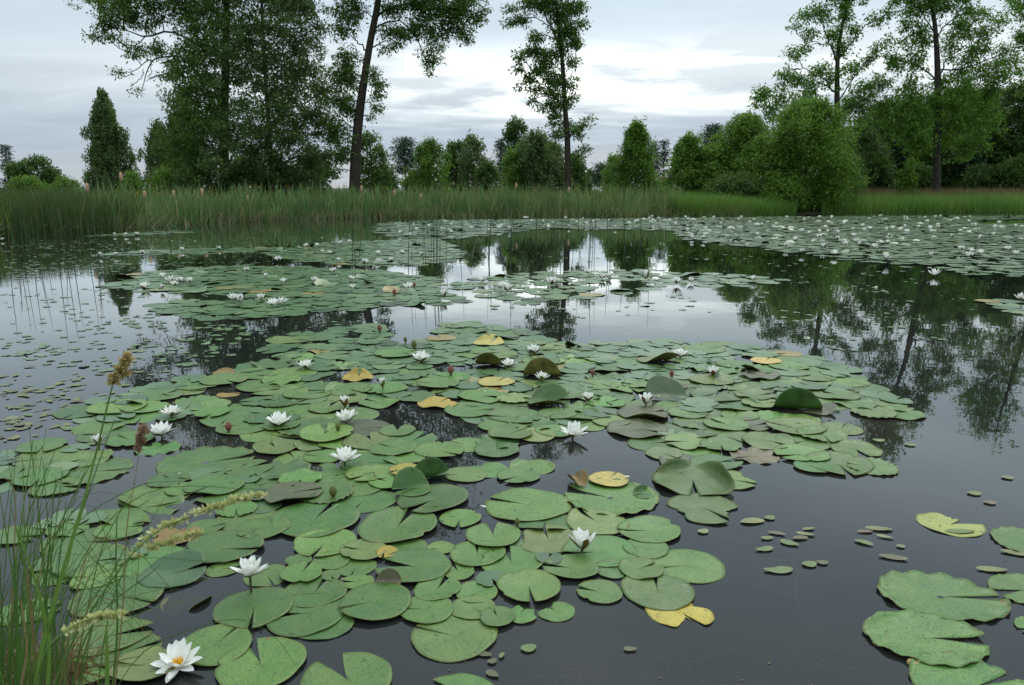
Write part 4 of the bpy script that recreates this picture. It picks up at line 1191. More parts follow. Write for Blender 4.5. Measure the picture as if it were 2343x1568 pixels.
A(2346, 1345, 152, 190, 'g', 's', 'scalloped pad touching the huge pad at the right edge')
A(2372, 1432, 90, 190, 'g', 's', 'sliver of pad at the right edge below the others')
A(2175, 1195, 138, 15, 'p', 'f', 'pale yellow torn pad drifting alone in open water at right', bites=[(55, 28, .45)], nt=20)
A(492, 1473, 166, 70, 'g', 'f', 'heart shaped pad behind the open lily with yellow centre')
A(205, 1525, 130, 60, 'g', 'f', 'pad behind grass at the lower left, left of the spotted pad')
A(330, 1522, 150, 180, 'm', 'f', 'yellow spotted pad left of the open lily with yellow centre')
A(292, 1487, 142, 30, 'g', 'f', 'pad between grass blades above the yellow spotted pad')
A(245, 1455, 174, 20, 'g', 'f', 'pad crossed by a dry grass blade at lower left')
A(510, 1297, 80, 10, 'g', 'f', 'small pad left of the lily on a stem')
A(612, 1312, 104, 300, 'g', 'f', 'pad under the lily on a stem')
A(683, 1281, 60, 290, 'g', 'f', 'tiny pad behind the heart shaped stacked pad')
A(690, 1311, 98, 80, 'g', 'f', 'pad half hidden behind the heart shaped stacked pad')
A(510, 1252, 174, 350, 'd', 'f', 'wide pad with its notch at right, behind the small pad left of the stemmed lily')
A(355, 1283, 162, 350, 'g', 'f', 'pad behind the dark tilted leaf')
A(270, 1360, 196, 340, 'd', 'f', 'large pad with pointed lobe behind grass at left')
A(396, 1312, 152, 20, 'k', 'f', 'dark tilted leaf with a wet film, left of the stemmed lily', folds=[(80, -.1, 28, .4)], under='under', aspect=.85)
A(565, 1184, 138, 268, 'l', 'f', 'lime green heart shaped pad with a front notch')
A(320, 1160, 186, 320, 'g', 'w', 'long pad below a cupped pad at the left of the raft')
A(358, 1128, 154, 270, 'g', 'f', 'cupped pad with a yellow brown front rim at left', folds=[(230, .7, 30, .3)])
A(213, 1075, 166, 10, 'g', 's', 'scalloped pad at the left water margin', scal=.06, folds=[(80, .95, 5, .2)])
A(110, 1045, 146, 200, 'g', 's', 'scalloped pad partly behind grass at the left')
A(130, 1112, 112, 0, 'g', 's', 'smaller scalloped pad in front of two scalloped pads at left')
A(182, 1236, 158, 0, 'g', 'f', 'dark edged pad amid grass blades at left', folds=[(180, .7, 35, .3)])
A(280, 1206, 118, 20, 'g', 'w', 'ragged pad beside the orange fallen leaf', bites=[(20, 30, .3)])
A(205, 1282, 168, 10, 'g', 'f', 'pad behind grass left of the dark tilted leaf')
A(127, 1312, 104, 0, 'g', 'f', 'small pad behind thick grass at far left')
A(223, 1320, 112, 0, 'l', 'f', 'small pale pad behind grass, near the large pointed pad')
A(35, 1222, 110, 350, 'g', 'f', 'pad behind the leftmost grass blades')
A(60, 1395, 130, 20, 'g', 'f', 'pad deep in the grass at the lower left')
A(490, 1112, 132, 240, 'g', 'f', 'pad with a curled front lip left of the brown leathery pad', folds=[(260, .7, 40, .3)])
A(521, 1126, 142, 200, 'd', 'f', 'dusky pad overlapping a curled pad')
A(620, 1100, 112, 230, 'd', 'f', 'cupped dusky pad behind the brown leathery pad', folds=[(60, .4, 20, .4)])
A(670, 1131, 136, 20, 'b', 'f', 'brown leathery pad with upturned front edge', folds=[(290, .55, 35, .3)], lift=.02, under='under')
A(400, 1222, 110, 60, 'o', 'f', 'orange yellow torn fallen leaf at left', bites=[(90, 30, .6), (200, 20, .3)])
A(470, 1055, 212, 25, 'g', 's', 'long scalloped pad at the left front of the raft', scal=.05, folds=[(80, .95, 5, .2)])
A(420, 1120, 80, 0, 'g', 'f', 'small pad right of the cupped pad at left')
A(470, 1205, 84, 20, 'g', 'f', 'small pad beside the lime green heart shaped pad')
# raised, folded and discoloured pads inside the main raft
A(1240, 860, 88, 20, 'k', 'f', 'tall upright half moon pad showing olive underside', folds=[(268, -.05, 88, .25)], lift=.02, under='under')
A(1122, 836, 74, 350, 'k', 'f', 'folded pad with olive underside left of the upright half moon', folds=[(248, 0, 70, .3)], lift=.01, under='under')
A(1823, 936, 108, 20, 'd', 'f', 'dark green dome shaped folded pad at the right of the raft', folds=[(262, -.05, 92, .3)], lift=.02, under='under_green')
A(1868, 935, 90, 200, 'b', 'w', 'brownish flap beside the dark green dome', folds=[(350, .1, 25, .4)])
A(1522, 905, 100, 300, 'k', 'f', 'grey green tilted leaf behind the lily with brown sepals', folds=[(75, -.45, 42, .4)], lift=.02, aspect=.8)
A(1256, 922, 96, 350, 'd', 'f', 'cupped folded pad in the middle of the raft', folds=[(60, -.1, 55, .3), (265, .4, 45, .3)], lift=.01)
A(1503, 826, 90, 20, 'm', 'f', 'brown edged curled pad left of a lily at the back of the raft', folds=[(300, .1, 50, .4)], under='under')
A(1470, 948, 120, 20, 'b', 'w', 'dull brownish wavy pad below the lily with brown sepals', folds=[(270, .5, 40, .3)])
A(1585, 1100, 185, 260, 'g', 'w', 'large pad with raised wavy flaps at the right front of the raft', folds=[(15, .45, 80, .3), (115, .7, 95, .2)], wav=.04)
A(1478, 1128, 60, 200, 'd', 'w', 'curled pad edge left of the large flapped pad', folds=[(120, .3, 70, .3)])
A(1610, 1160, 170, 300, 'g', 'w', 'tattered pad below the large flapped pad', bites=[(200, 25, .3), (330, 25, .35)])
A(1670, 1095, 120, 330, 'l', 'f', 'smooth pale sunken pad right of the large flapped pad', bites=[(20, 25, .3)])
A(712, 1014, 86, 60, 'm', 'w', 'yellow mottled pad behind the largest middle lily', folds=[(200, .4, 30, .3)])
A(930, 1082, 80, 200, 'y', 'f', 'yellow pad behind the upright green lobe', folds=[(90, .7, 20, .3)])
A(818, 863, 72, 90, 'y', 'w', 'yellow pad with frilled edges at the back left of the raft', folds=[(90, .35, 45, .3)], wav=.06)
A(1135, 876, 86, 60, 'p', 'f', 'flat yellow ochre pad left of the cupped pad', cup=.03, folds=[(90, .9, 8, .2)])
A(1004, 922, 96, 60, 'y', 'w', 'torn golden yellow pad in the middle of the raft', bites=[(40, 25, .4)], wav=.05)
A(512, 854, 50, 20, 'o', 'w', 'orange edged pad at the back left of the raft', folds=[(90, .4, 40, .3)])
A(522, 900, 52, 10, 'o', 'w', 'curled orange brown scrap of pad in dark water at left', bites=[(90, 50, .5)])
A(1392, 1098, 92, 60, 'p', 'f', 'yellow faded pad behind the largest wavy edged pad')
A(1322, 1104, 62, 60, 'o', 'w', 'crumpled rust brown dead leaf in the raft', folds=[(20, 0, 60, .3), (200, .2, 60, .3)], under='under')
A(1752, 827, 70, 60, 'p', 'f', 'pale yellow pad at the back right of the raft')
A(1118, 785, 72, 60, 'p', 'w', 'yellowish wavy pad at the very back of the raft', folds=[(90, .3, 40, .3)])
A(1725, 1040, 110, 200, 'r', 'w', 'pinkish brown pad edge at the right of the raft')

# --- raft outlines (picture coordinates on the water), filled with overlapping pads
def uvpoly(l):
    return np.array([ground(u, v)[:2] for u, v in l])


MAIN = uvpoly([(140, 938), (250, 905), (370, 872), (480, 850), (580, 826), (690, 796), (830, 765), (900, 752), (1080, 734), (1205, 752), (1270, 786), (1480, 778), (1640, 784), (1790, 803), (1885, 822),
               (1965, 850), (2015, 892), (2078, 922), (2104, 955), (1975, 972), (1945, 1005), (2035, 1040), (2038, 1102), (1880, 1092), (1740, 1072), (1640, 1080), (1480, 1062), (1395, 1012), (1370, 990), (1180, 1020), (1160, 1045), (1290, 1070), (1290, 1105),
               (1100, 1110), (900, 1110), (620, 1105), (420, 1085), (372, 1068), (400, 1035), (340, 1040), (210, 1010)])
HOLES = [uvpoly(h) for h in ([(385, 985), (470, 960), (640, 1060), (440, 1060), (400, 1030)], [(800, 930), (940, 935), (1060, 962), (1120, 1000), (1010, 1005), (900, 965)], [(980, 1045), (1110, 1050), (1090, 1072), (990, 1062)],
                             [(470, 890), (560, 885), (575, 915), (490, 915)], [(1180, 1015), (1390, 985), (1480, 1060), (1300, 1080)], [(640, 745), (880, 740), (690, 800), (500, 830)], [(900, 742), (1000, 735), (990, 775), (900, 790)],
                             [(1060, 1105), (1125, 1110), (1115, 1190), (1060, 1160)], [(760, 845), (800, 850), (800, 885), (750, 880)], [(1010, 835), (1070, 838), (1060, 858), (1010, 855)], [(330, 970), (372, 960), (360, 1000), (320, 995)], [(1860, 935), (1925, 935), (1925, 965), (1880, 965)])]


class Hash:
    def __init__(self, cell=0.5):
        self.c, self.d = cell, {}

    def add(self, i, x, y):
        self.d.setdefault((int(x // self.c), int(y // self.c)), []).append(i)

    def near(self, x, y):
        a, b = int(x // self.c), int(y // self.c)
        for p in (a - 1, a, a + 1):
            for q in (b - 1, b, b + 1):
                yield from self.d.get((p, q), ())


HS = Hash()
for i, p in enumerate(pads):
    HS.add(i, p['x'], p['y'])


def fill(poly, holes, rlo, rhi, tries, ov, curl, wavy, region, yellow=.0):
    lo, hi = poly.min(0), poly.max(0)
    PT = rng.uniform(lo, hi, (tries, 2))
    RR = rng.uniform(rlo, rhi, tries) * np.linspace(1.08, .8, tries)
    ok = in_poly(PT, poly)
    for h in holes:
        ok &= ~(in_poly(PT, h) | (poly_dist(PT, h) < RR * .55))
    dist = poly_dist(PT, poly)
    for q, r, o, d in zip(PT, RR, ok, dist):
        if not o or d < r * (.55 if region != 'mid' else .1):
            continue
        if region == 'mid' and rng.random() > d / .7 + .22:
            continue
        if any(math.hypot(q[0] - pads[i]['x'], q[1] - pads[i]['y']) < (.8 if pads[i].get('special') else ov) * (r + pads[i]['r']) for i in HS.near(*q)):
            continue
        t = rng.random()
        kind, L = ('c', CURL) if t < curl else (('w', WAVY) if t < curl + wavy else (('s', SCAL) if t < curl + wavy + .1 else ('f', FLAT)))
        ck = rng.choice(['g', 'l', 'd', 'm', 'p', 'b'], p=[.52, .22, .15, .07, yellow * .5, .04 - yellow * .5])
        c = np.clip(np.array(GREENS[ck]) * rng.uniform(.78, 1.2) * (1 + rng.normal(0, .1, 3)), 0, 1)
        HS.add(len(pads), q[0], q[1])
        pads.append(dict(x=q[0], y=q[1], r=r, rot=rng.random() * 2 * PI, me=L[int(rng.integers(len(L)))], col=c, label=None, tilt=(rng.normal(0, .01), rng.normal(0, .01)), lift=0.0, hand=False, ck=ck, kind=kind, region=region))


fill(MAIN, HOLES, .105, .18, 9000, .54, .10, .30, 'main')
fill(uvpoly([(575, 790), (690, 760), (905, 735), (900, 752), (760, 790), (600, 815)]), [], .14, .2, 500, .66, .08, .4, 'main')
fill(uvpoly([(360, 1085), (480, 1075), (640, 1090), (640, 1250), (520, 1215), (420, 1160), (300, 1140)]), [], .07, .12, 600, .56, .05, .2, 'front')
fill(uvpoly([(640, 1090), (1100, 1100), (1060, 1130), (640, 1165)]), HOLES, .08, .14, 700, .54, .05, .2, 'front')
fill(uvpoly([(700, 1230), (1300, 1240), (1250, 1400), (1000, 1400), (720, 1330)]), [], .05, .09, 400, .68, .02, .1, 'front', 0)
fill(uvpoly([(1290, 1240), (1560, 1240), (1560, 1330), (1320, 1330)]), [], .05, .09, 120, .68, .02, .1, 'front', 0)
fill(uvpoly([(-60, 1040), (100, 1010), (290, 1030), (260, 1110), (-60, 1150)]), [], .08, .13, 160, .66, .05, .3, 'front', 0)
fill(uvpoly([(100, 1160), (240, 1170), (420, 1250), (300, 1420), (90, 1440), (60, 1300)]), [], .06, .1, 160, .66, .05, .3, 'front', 0)
fill(uvpoly([(170, 1480), (300, 1440), (460, 1500), (430, 1570), (180, 1570)]), [], .06, .09, 80, .66, .05, .1, 'front', 0)
MIDP = uvpoly([(225, 652), (330, 622), (560, 606), (900, 622), (1000, 638), (1010, 662), (1060, 690), (990, 706), (870, 696), (840, 708), (700, 716), (560, 734), (420, 728), (340, 702), (400, 690), (640, 690), (480, 672), (320, 668)])
fill(MIDP, [], .14, .21, 6000, .56, .06, .3, 'mid')
fill(uvpoly([(420, 728), (340, 702), (420, 692), (640, 686), (840, 690), (700, 718), (560, 734)]), [], .15, .21, 800, .6, .05, .3, 'mid')
fill(uvpoly([(1020, 655), (1130, 628), (1320, 618), (1560, 618), (1800, 640), (1700, 660), (1560, 652), (1350, 682), (1180, 698), (1100, 680)]), [uvpoly([(1400, 640), (1480, 650), (1440, 665), (1380, 660)])], .14, .2, 900, .72, .04, .3, 'mid')
fill(uvpoly([(600, 580), (740, 556), (1000, 545), (1065, 580), (1010, 606), (850, 610), (700, 602)]), [], .14, .2, 4500, .58, .04, .3, 'mid')
fill(uvpoly([(2245, 690), (2420, 676), (2420, 715), (2260, 716)]), [], .14, .2, 200, .7, .05, .3, 'mid')
fill(uvpoly([(190, 586), (330, 572), (600, 566), (720, 572), (560, 580), (330, 584)]), [], .14, .2, 700, .62, .04, .3, 'mid')
fill(uvpoly([(180, 541), (400, 528), (470, 532), (300, 541)]), [], .14, .2, 600, .6, .05, .4, 'mid')

# layers: overlapping pads lie on one another
placed = []
for i, p in enumerate(pads):
    used = set()
    for j in HS.near(p['x'], p['y']):
        if j < i and math.hypot(p['x'] - pads[j]['x'], p['y'] - pads[j]['y']) < .97 * (p['r'] + pads[j]['r']):
            used.add(pads[j]['lay'])
    l = 0
    if p['hand']:
        while l in used:
            l += 1
    else:
        free = [k for k in range(7) if k not in used]
        l = free[0] if free else int(rng.integers(0, 7))
    p['lay'] = min(l, 9)
    p['z'] = 0.003 + 0.0038 * p['lay'] + p['lift'] * .5
for p in pads:
    if p.get('special') and p['v'] < 1270 and p['ck'] != 'r':
        zz = [pads[j]['z'] for j in HS.near(p['x'], p['y']) if pads[j] is not p and math.hypot(p['x'] - pads[j]['x'], p['y'] - pads[j]['y']) < .97 * (p['r'] + pads[j]['r'])]
        p['z'] = max([p['z']] + [z + .004 for z in zz])
for p in pads:
    P = np.array([p['x'], p['y'], 0])
    p['app'] = p['r'] / float(np.dot(P - EYE, FWD))
order = sorted(range(len(pads)), key=lambda i: (not pads[i]['hand'], -pads[i]['app']))
solo = set(order[:300])

# ------------------------------------------------------------------ flowers
def petal_mesh(name, w=.36, curve=.35, tip=.5, mats=('petal',), n=4, k=8, L=1.0, thick=0.0, cupw=.35):
    t = np.linspace(0, 1, k)
    s = np.linspace(-1, 1, n + 1)
    prof = np.sin(PI * np.clip(t, 0, 1) ** .85) ** .62 * (1 - .15 * t)
    prof[0] = .28
    prof[-1] = 0.03
    Wd = w * .5 * prof
    a = curve * t
    cx = np.cumsum(np.concatenate([[0], np.cos(a[1:]) / (k - 1)])) * L
    cz = np.cumsum(np.concatenate([[0], np.sin(a[1:]) / (k - 1)])) * L
    X = np.repeat(cx[:, None], n + 1, 1)
    Y = Wd[:, None] * s[None, :]
    Z = cz[:, None] + cupw * Wd[:, None] * s[None, :] ** 2
    P = np.stack([X, Y, Z], -1)
    mb = MB()
    i, j = np.meshgrid(np.arange(k - 1), np.arange(n), indexing='ij')
    q = np.stack([i * (n + 1) + j, (i + 1) * (n + 1) + j, (i + 1) * (n + 1) + j + 1, i * (n + 1) + j + 1], -1).reshape(-1, 4)
    mb.add(P.reshape(-1, 3), q, 0)
    if thick:
        mb.add(P.reshape(-1, 3) - np.array([-.01, 0, thick]), q[:, ::-1], 1)
    return mb.mesh(name, [MAT[m] for m in mats], True, False)


PETALS = [petal_mesh('petal', .42, .3), petal_mesh('petal', .45, .45), petal_mesh('petal', .40, .2), petal_mesh('petal', .46, .6, cupw=.5)]
SEPALS = {k: petal_mesh('sepal', .42, .4, mats=('petal', k), thick=.025, cupw=.5) for k in ('sepal', 'sepal_green', 'sepal_red')}
mb = MB()
g = np.random.default_rng(5)
for ring, (nn, rad, h, ln) in enumerate([(14, .13, .28, .1), (12, .09, .32, .05), (8, .05, .34, .02)]):
    for a in range(nn):
        th = 2 * PI * (a + .5 * ring) / nn + g.normal(0, .08)
        b = np.array([rad * math.cos(th) * .8, rad * math.sin(th) * .8, .02])
        e = np.array([(rad + ln) * math.cos(th), (rad + ln) * math.sin(th), h + g.normal(0, .02)])
        tube(mb, spline([b, (b + e) / 2 + np.array([.02 * math.cos(th), .02 * math.sin(th), 0]), e], 4), [.022, .026, .022, .012], 5)
STAMENS = mb.mesh('stamens', [MAT['stamen']], True, False)


def whorls(openness, npet):
    """(azimuth, elevation, length, variant)"""
    out = []
    n1, n2, n3 = (8, 7, 5) if npet >= 20 else (6, 5, 4)
    if openness > .95:
        n1, n2, n3 = 8, 7, 0
    for n, el, ln, o in ((n1, (8 if openness > .95 else 17) + (1 - openness) * 48, 1.0, 0), (n2, (34 if openness > .95 else 44) + (1 - openness) * 34, .93, .5), (n3, 58 + (1 - openness) * 22, .80, .25)):
        for a in range(n):
            out.append((2 * PI * (a + o) / n + rng.normal(0, .09), R(el + rng.normal(0, 6)), ln * rng.uniform(.9, 1.05), int(rng.integers(4))))
    return out


def mat_petal(az, el, ln, off=.06):
    return Matrix.Rotation(az, 4, 'Z') @ Matrix.Translation((off, 0, .03)) @ Matrix.Rotation(-el, 4, 'Y') @ Matrix.Scale(ln, 4)


LANDMARKS = []


def lily(u, v, w, openness, sep, label, z=.03, sepels=None, name='water_lily', cat='flower', group='white water lilies open near the camera', tilt=(0, 0), sepel=None):
    z = z - .026 if z < .07 else z
    P = ground(u, v + .2 * w, z)
    s = size(w * (.88 if w > 100 else 1), P) / 2 / (math.cos(R(10 + (1 - openness) * 52)) + .08) * 1.16
    root = link(name, None, loc=P)
    root.scale = (s, s, s)
    root.rotation_mode = 'ZYX'
    root.rotation_euler = (tilt[0], tilt[1], rng.random() * 6)
    tag(root, label, cat, group)
    for az, el, ln, var in whorls(openness, 20):
        o = link('petal', PETALS[var], root)
        o.matrix_local = mat_petal(az, el, ln)
    el = sepel if sepel is not None else (4 + (1 - openness) * 56)
    for a in range(4):
        o = link('sepal', SEPALS[sep], root)
        o.matrix_local = mat_petal(a * PI / 2 + rng.normal(0, .1), R(el + rng.normal(0, 4)), 1.0 if openness > .4 else .9, .055)
    if openness > .55:
        link('stamens', STAMENS, root)
    m = MB()
    tube(m, spline([(0, 0, .04), (.05, .03, -z / s * .7), (.2, .1, -z / s - 1.2)], 6), [.06, .055, .05], 7)
    m.build('stem', [MAT['stem']], root, True, tint=False)
    LANDMARKS.append((P[0], P[1], label))
    return root


NEAR = [(408, 1500, 120, 1.0, 'sepal_green', 'widest open white lily with bright yellow centre, nearest the camera', .035, (R(14), 0)),
        (572, 1302, 82, .72, 'sepal_green', 'white lily raised on a visible stem above its pads', .075, (R(4), 0)),
        (1333, 1243, 72, .42, 'sepal', 'half closed white lily with rust brown sepals on a flat pad', .04, (0, 0)),
        (790, 1043, 68, .8, 'sepal_green', 'spiky white lily left of the middle, two petals hanging down', .05, (R(8), 0)),
        (370, 984, 64, .82, 'sepal_green', 'white lily at the left, nearer of a left pair', .04, (0, 0)),
        (392, 942, 50, .8, 'sepal_green', 'white lily at the left, farther of a left pair', .04, (0, 0)),
        (637, 962, 62, .82, 'sepal_green', 'white lily on pads between the left pair and the red bud', .04, (0, 0)),
        (793, 954, 58, .72, 'sepal_green', 'white lily directly below a half closed lily', .04, (0, 0)),
        (789, 924, 32, .18, 'sepal', 'half closed lily with brown sepals just behind an open one', .045, (0, 0)),
        (226, 1013, 32, .16, 'sepal', 'closed white lily with brown sepals alone at the left margin', .045, (0, 0)),
        (1312, 986, 68, .82, 'sepal_green', 'white lily reflected in the dark gap at the middle right', .04, (R(6), 0)),
        (875, 881, 26, .12, 'sepal_green', 'tall cup shaped white lily on a pad behind the raft centre', .06, (0, 0)),
        (700, 836, 40, .7, 'sepal_green', 'white lily at the back left of the raft', .04, (0, 0)),
        (964, 817, 50, .82, 'sepal_green', 'white lily with spread petals at the back middle of the raft', .04, (0, 0)),
        (1222, 801, 37, .6, 'sepal', 'white lily with brown sepals at the back edge of the raft', .04, (0, 0)),
        (1163, 831, 42, .85, 'sepal_green', 'white lily with yellow centre beside the folded olive pad', .04, (0, 0)),
        (1240, 862, 36, .7, 'sepal_green', 'white lily in front of the tall upright half moon pad', .05, (0, 0)),
        (1345, 910, 36, .6, 'sepal', 'white lily between the cupped pad and the grey green tilted leaf', .04, (0, 0)),
        (1478, 917, 44, .48, 'sepal', 'white lily with dark brown sepals before the grey green tilted leaf', .04, (0, 0)),
        (1631, 851, 36, .55, 'sepal', 'white lily by a curled pad at the right of the raft', .04, (0, 0)),
        (1556, 809, 40, .75, 'sepal', 'white lily near the brown edged curled pad at the back', .04, (0, 0))]
for u, v, w, o, s, lab, z, ti in NEAR:
    lily(u, v, w, o, s, lab, z, tilt=ti)


def bloom_mesh(openness, mid, sep='sepal'):
    mb = MB()
    src = {}
    n = (7, 5) if mid else (6, 3)
    for k, (cnt, el, ln) in enumerate(((n[0], 12 + (1 - openness) * 50, 1.0), (n[1], 42 + (1 - openness) * 32, .9), (3, 65, .75))):
        for a in range(cnt):
            m = mat_petal(2 * PI * (a + .5 * k) / cnt + rng.normal(0, .1), R(el + rng.normal(0, 5)), ln)
            V = np.array([(0, 0, 0), (.35, -.16, .08), (.7, -.15, .2), (1, 0, .32), (.7, .15, .2), (.35, .16, .08), (.4, 0, .04), (.72, 0, .15)])
            V = np.array([m @ Vector(q) for q in V])
            mb.add(V, [[0, 1, 6], [0, 6, 5]], 0)
            mb.add(V, [[1, 2, 7, 6], [6, 7, 4, 5]], 0)
            mb.add(V, [[2, 3, 7], [7, 3, 4]], 0)
    pet = mb.mesh('petals', [MAT['petal']], False, False)
    mb = MB()
    for a in range(4):
        m = mat_petal(a * PI / 2 + .3, R(4 + (1 - openness) * 56), .95, .04)
        V = np.array([(0, 0, -.02), (.4, -.2, .05), (1, 0, .28), (.4, .2, .05)])
        mb.add(np.array([m @ Vector(q) for q in V]) - np.array([0, 0, .03]), [[0, 1, 2, 3]], 0)
    return pet, mb.mesh('sepals', [MAT[sep]], False, False)


BL = [bloom_mesh(.85, True), bloom_mesh(.7, True), bloom_mesh(.45, True), bloom_mesh(.2, True), bloom_mesh(.6, True, 'sepal_green')]
MID = [(333, 655, 26, 0, 'yellowish lily at the left end of the second raft, lowest of its cluster'), (370, 660, 13, 3, 'closed lily with a golden base beside the yellowish lily'), (371, 634, 22, 2, 'upper left lily of the cluster at the left end of the second raft'),
       (391, 641, 28, 0, 'fullest lily of the cluster at the left end of the second raft'), (397, 651, 22, 1, 'lily below the fullest one of the left cluster'), (413, 642, 22, 1, 'lily right of the fullest one of the left cluster'),
       (434, 643, 22, 1, 'rightmost lily of the cluster at the left end of the second raft'), (549, 691, 24, 3, 'cup shaped lily before a folded pad at the front of the second raft'), (532, 682, 26, 1, 'open lily left of the cup shaped lily on the second raft'),
       (597, 683, 26, 2, 'lily between the cup shaped lily and the twin lilies'), (625, 694, 30, 0, 'left one of the twin lilies at the front of the second raft'), (646, 691, 30, 0, 'right one of the twin lilies at the front of the second raft'),
       (565, 618, 18, 1, 'small lily at the back left of the second raft'), (607, 632, 16, 2, 'small lily beside a raised dark pad on the second raft'), (648, 644, 20, 1, 'lily right of the raised dark pad on the second raft'),
       (720, 642, 22, 1, 'lily in the centre of the second raft'), (763, 620, 20, 1, 'lily at the back centre of the second raft'), (804, 638, 20, 1, 'farther of two lilies in a column on the second raft'),
       (806, 658, 20, 1, 'nearer of two lilies in a column on the second raft'), (935, 656, 26, 0, 'lily beside a brown bud at the right of the second raft'), (1013, 678, 22, 3, 'cup shaped lily at the right end of the second raft'),
       (1102, 642, 24, 1, 'lily at the left end of the thin right hand raft'), (1145, 657, 24, 2, 'farther of two touching lilies left of the slim ash reflection'), (1160, 662, 30, 2, 'nearer of two touching lilies left of the slim ash reflection'),
       (1262, 646, 34, 1, 'lily with its own bright reflection below the lone slim ash'), (1346, 623, 22, 1, 'lily right of the lone slim ash reflection'), (1377, 634, 22, 1, 'left one of two close lilies on the thin right hand raft'),
       (1392, 632, 20, 1, 'right one of two close lilies on the thin right hand raft'), (1478, 636, 24, 3, 'brown sepalled lily beside a dark folded pad on the thin right hand raft'), (1548, 645, 28, 1, 'lily at the front of the thin right hand raft'),
       (1580, 642, 20, 1, 'pale lily right of the front lily of the thin raft'), (1635, 631, 15, 1, 'small lily at the back of the thin right hand raft'), (1722, 638, 20, 1, 'lily at the right end of the thin right hand raft'),
       (229, 583, 14, 2, 'leftmost lily of the narrow left band of pads'), (265, 583, 14, 2, 'second lily from the left in the narrow left band of pads'), (326, 579, 16, 2, 'third lily from the left in the narrow left band of pads'),
       (416, 571, 14, 1, 'lily at the middle of the narrow left band of pads'), (500, 568, 12, 1, 'lily at the right of the narrow left band of pads'), (637, 594, 22, 1, 'lily alone over dark tree reflections at left'),
       (834, 601, 22, 2, 'lily at the front of the small third raft'), (738, 576, 13, 1, None), (755, 579, 13, 1, None), (865, 579, 15, 1, None), (920, 578, 15, 1, None), (963, 583, 15, 2, None), (895, 595, 15, 1, None), (775, 595, 14, 1, None),
       (700, 562, 12, 1, None), (725, 561, 12, 1, None), (780, 556, 13, 1, None), (800, 554, 14, 1, None), (2137, 626, 28, 0, 'lily mirrored in dark water below the tallest ash'), (2335, 681, 28, 0, 'lily cut by the right edge above open water'),
       (288, 537, 12, 1, 'left lily of three beside the rushes'), (312, 536, 13, 1, 'right lily of three beside the rushes'), (262, 537, 10, 2, 'smallest lily of three beside the rushes'), (6, 548, 10, 1, 'lily at the left edge by the rushes')]


def bloom(P, s, k, label, group, parts=True):
    o = link('water_lily', BL[k][0], loc=P)
    if parts:
        q = link('sepals', BL[k][1], o)
    o.scale = (s, s, s)
    o.rotation_euler = (rng.normal(0, .08), rng.normal(0, .08), rng.random() * 6.28)
    tag(o, label, 'flower', group)


for u, v, w, k, lab in MID:
    P = ground(u, v + .15 * w, .03)
    bloom(P, size(w, P) / 2 * 1.15 / (.9 if k < 3 else .6), k, lab or 'small white lily among the crowd on the small third raft', 'white water lilies on the middle rafts')

FARP = uvpoly([(845, 535), (870, 512), (1000, 504), (1400, 501), (1740, 497), (2000, 495), (2342, 494), (2600, 494), (2600, 640), (2342, 638), (2200, 634), (2050, 612), (1900, 594), (1740, 572), (1560, 550), (1480, 528), (1250, 524), (1120, 541), (1000, 552), (900, 545)])
FARH = [uvpoly([(2230, 506), (2420, 500), (2420, 512), (2240, 514)]), uvpoly([(1480, 530), (1540, 528), (1560, 545), (1500, 545)])]
n = 0
FARFL = []
while n < 135:
    u, v = rng.uniform(860, 2342), 497 + 100 * rng.random() ** 1.5
    P = ground(u, v, .06)
    if not in_poly(P[None, :2], FARP)[0] or any(in_poly(P[None, :2], h)[0] for h in FARH) or any(math.hypot(P[0] - q[0], P[1] - q[1]) < .28 for q in FARFL):
        continue
    FARFL.append(P)
    bloom(P, rng.uniform(.085, .13), int(rng.choice([0, 1, 1, 2, 3])), 'tiny white lily among many on the far raft of pads', 'white water lilies on the far raft', parts=v > 540)
    n += 1

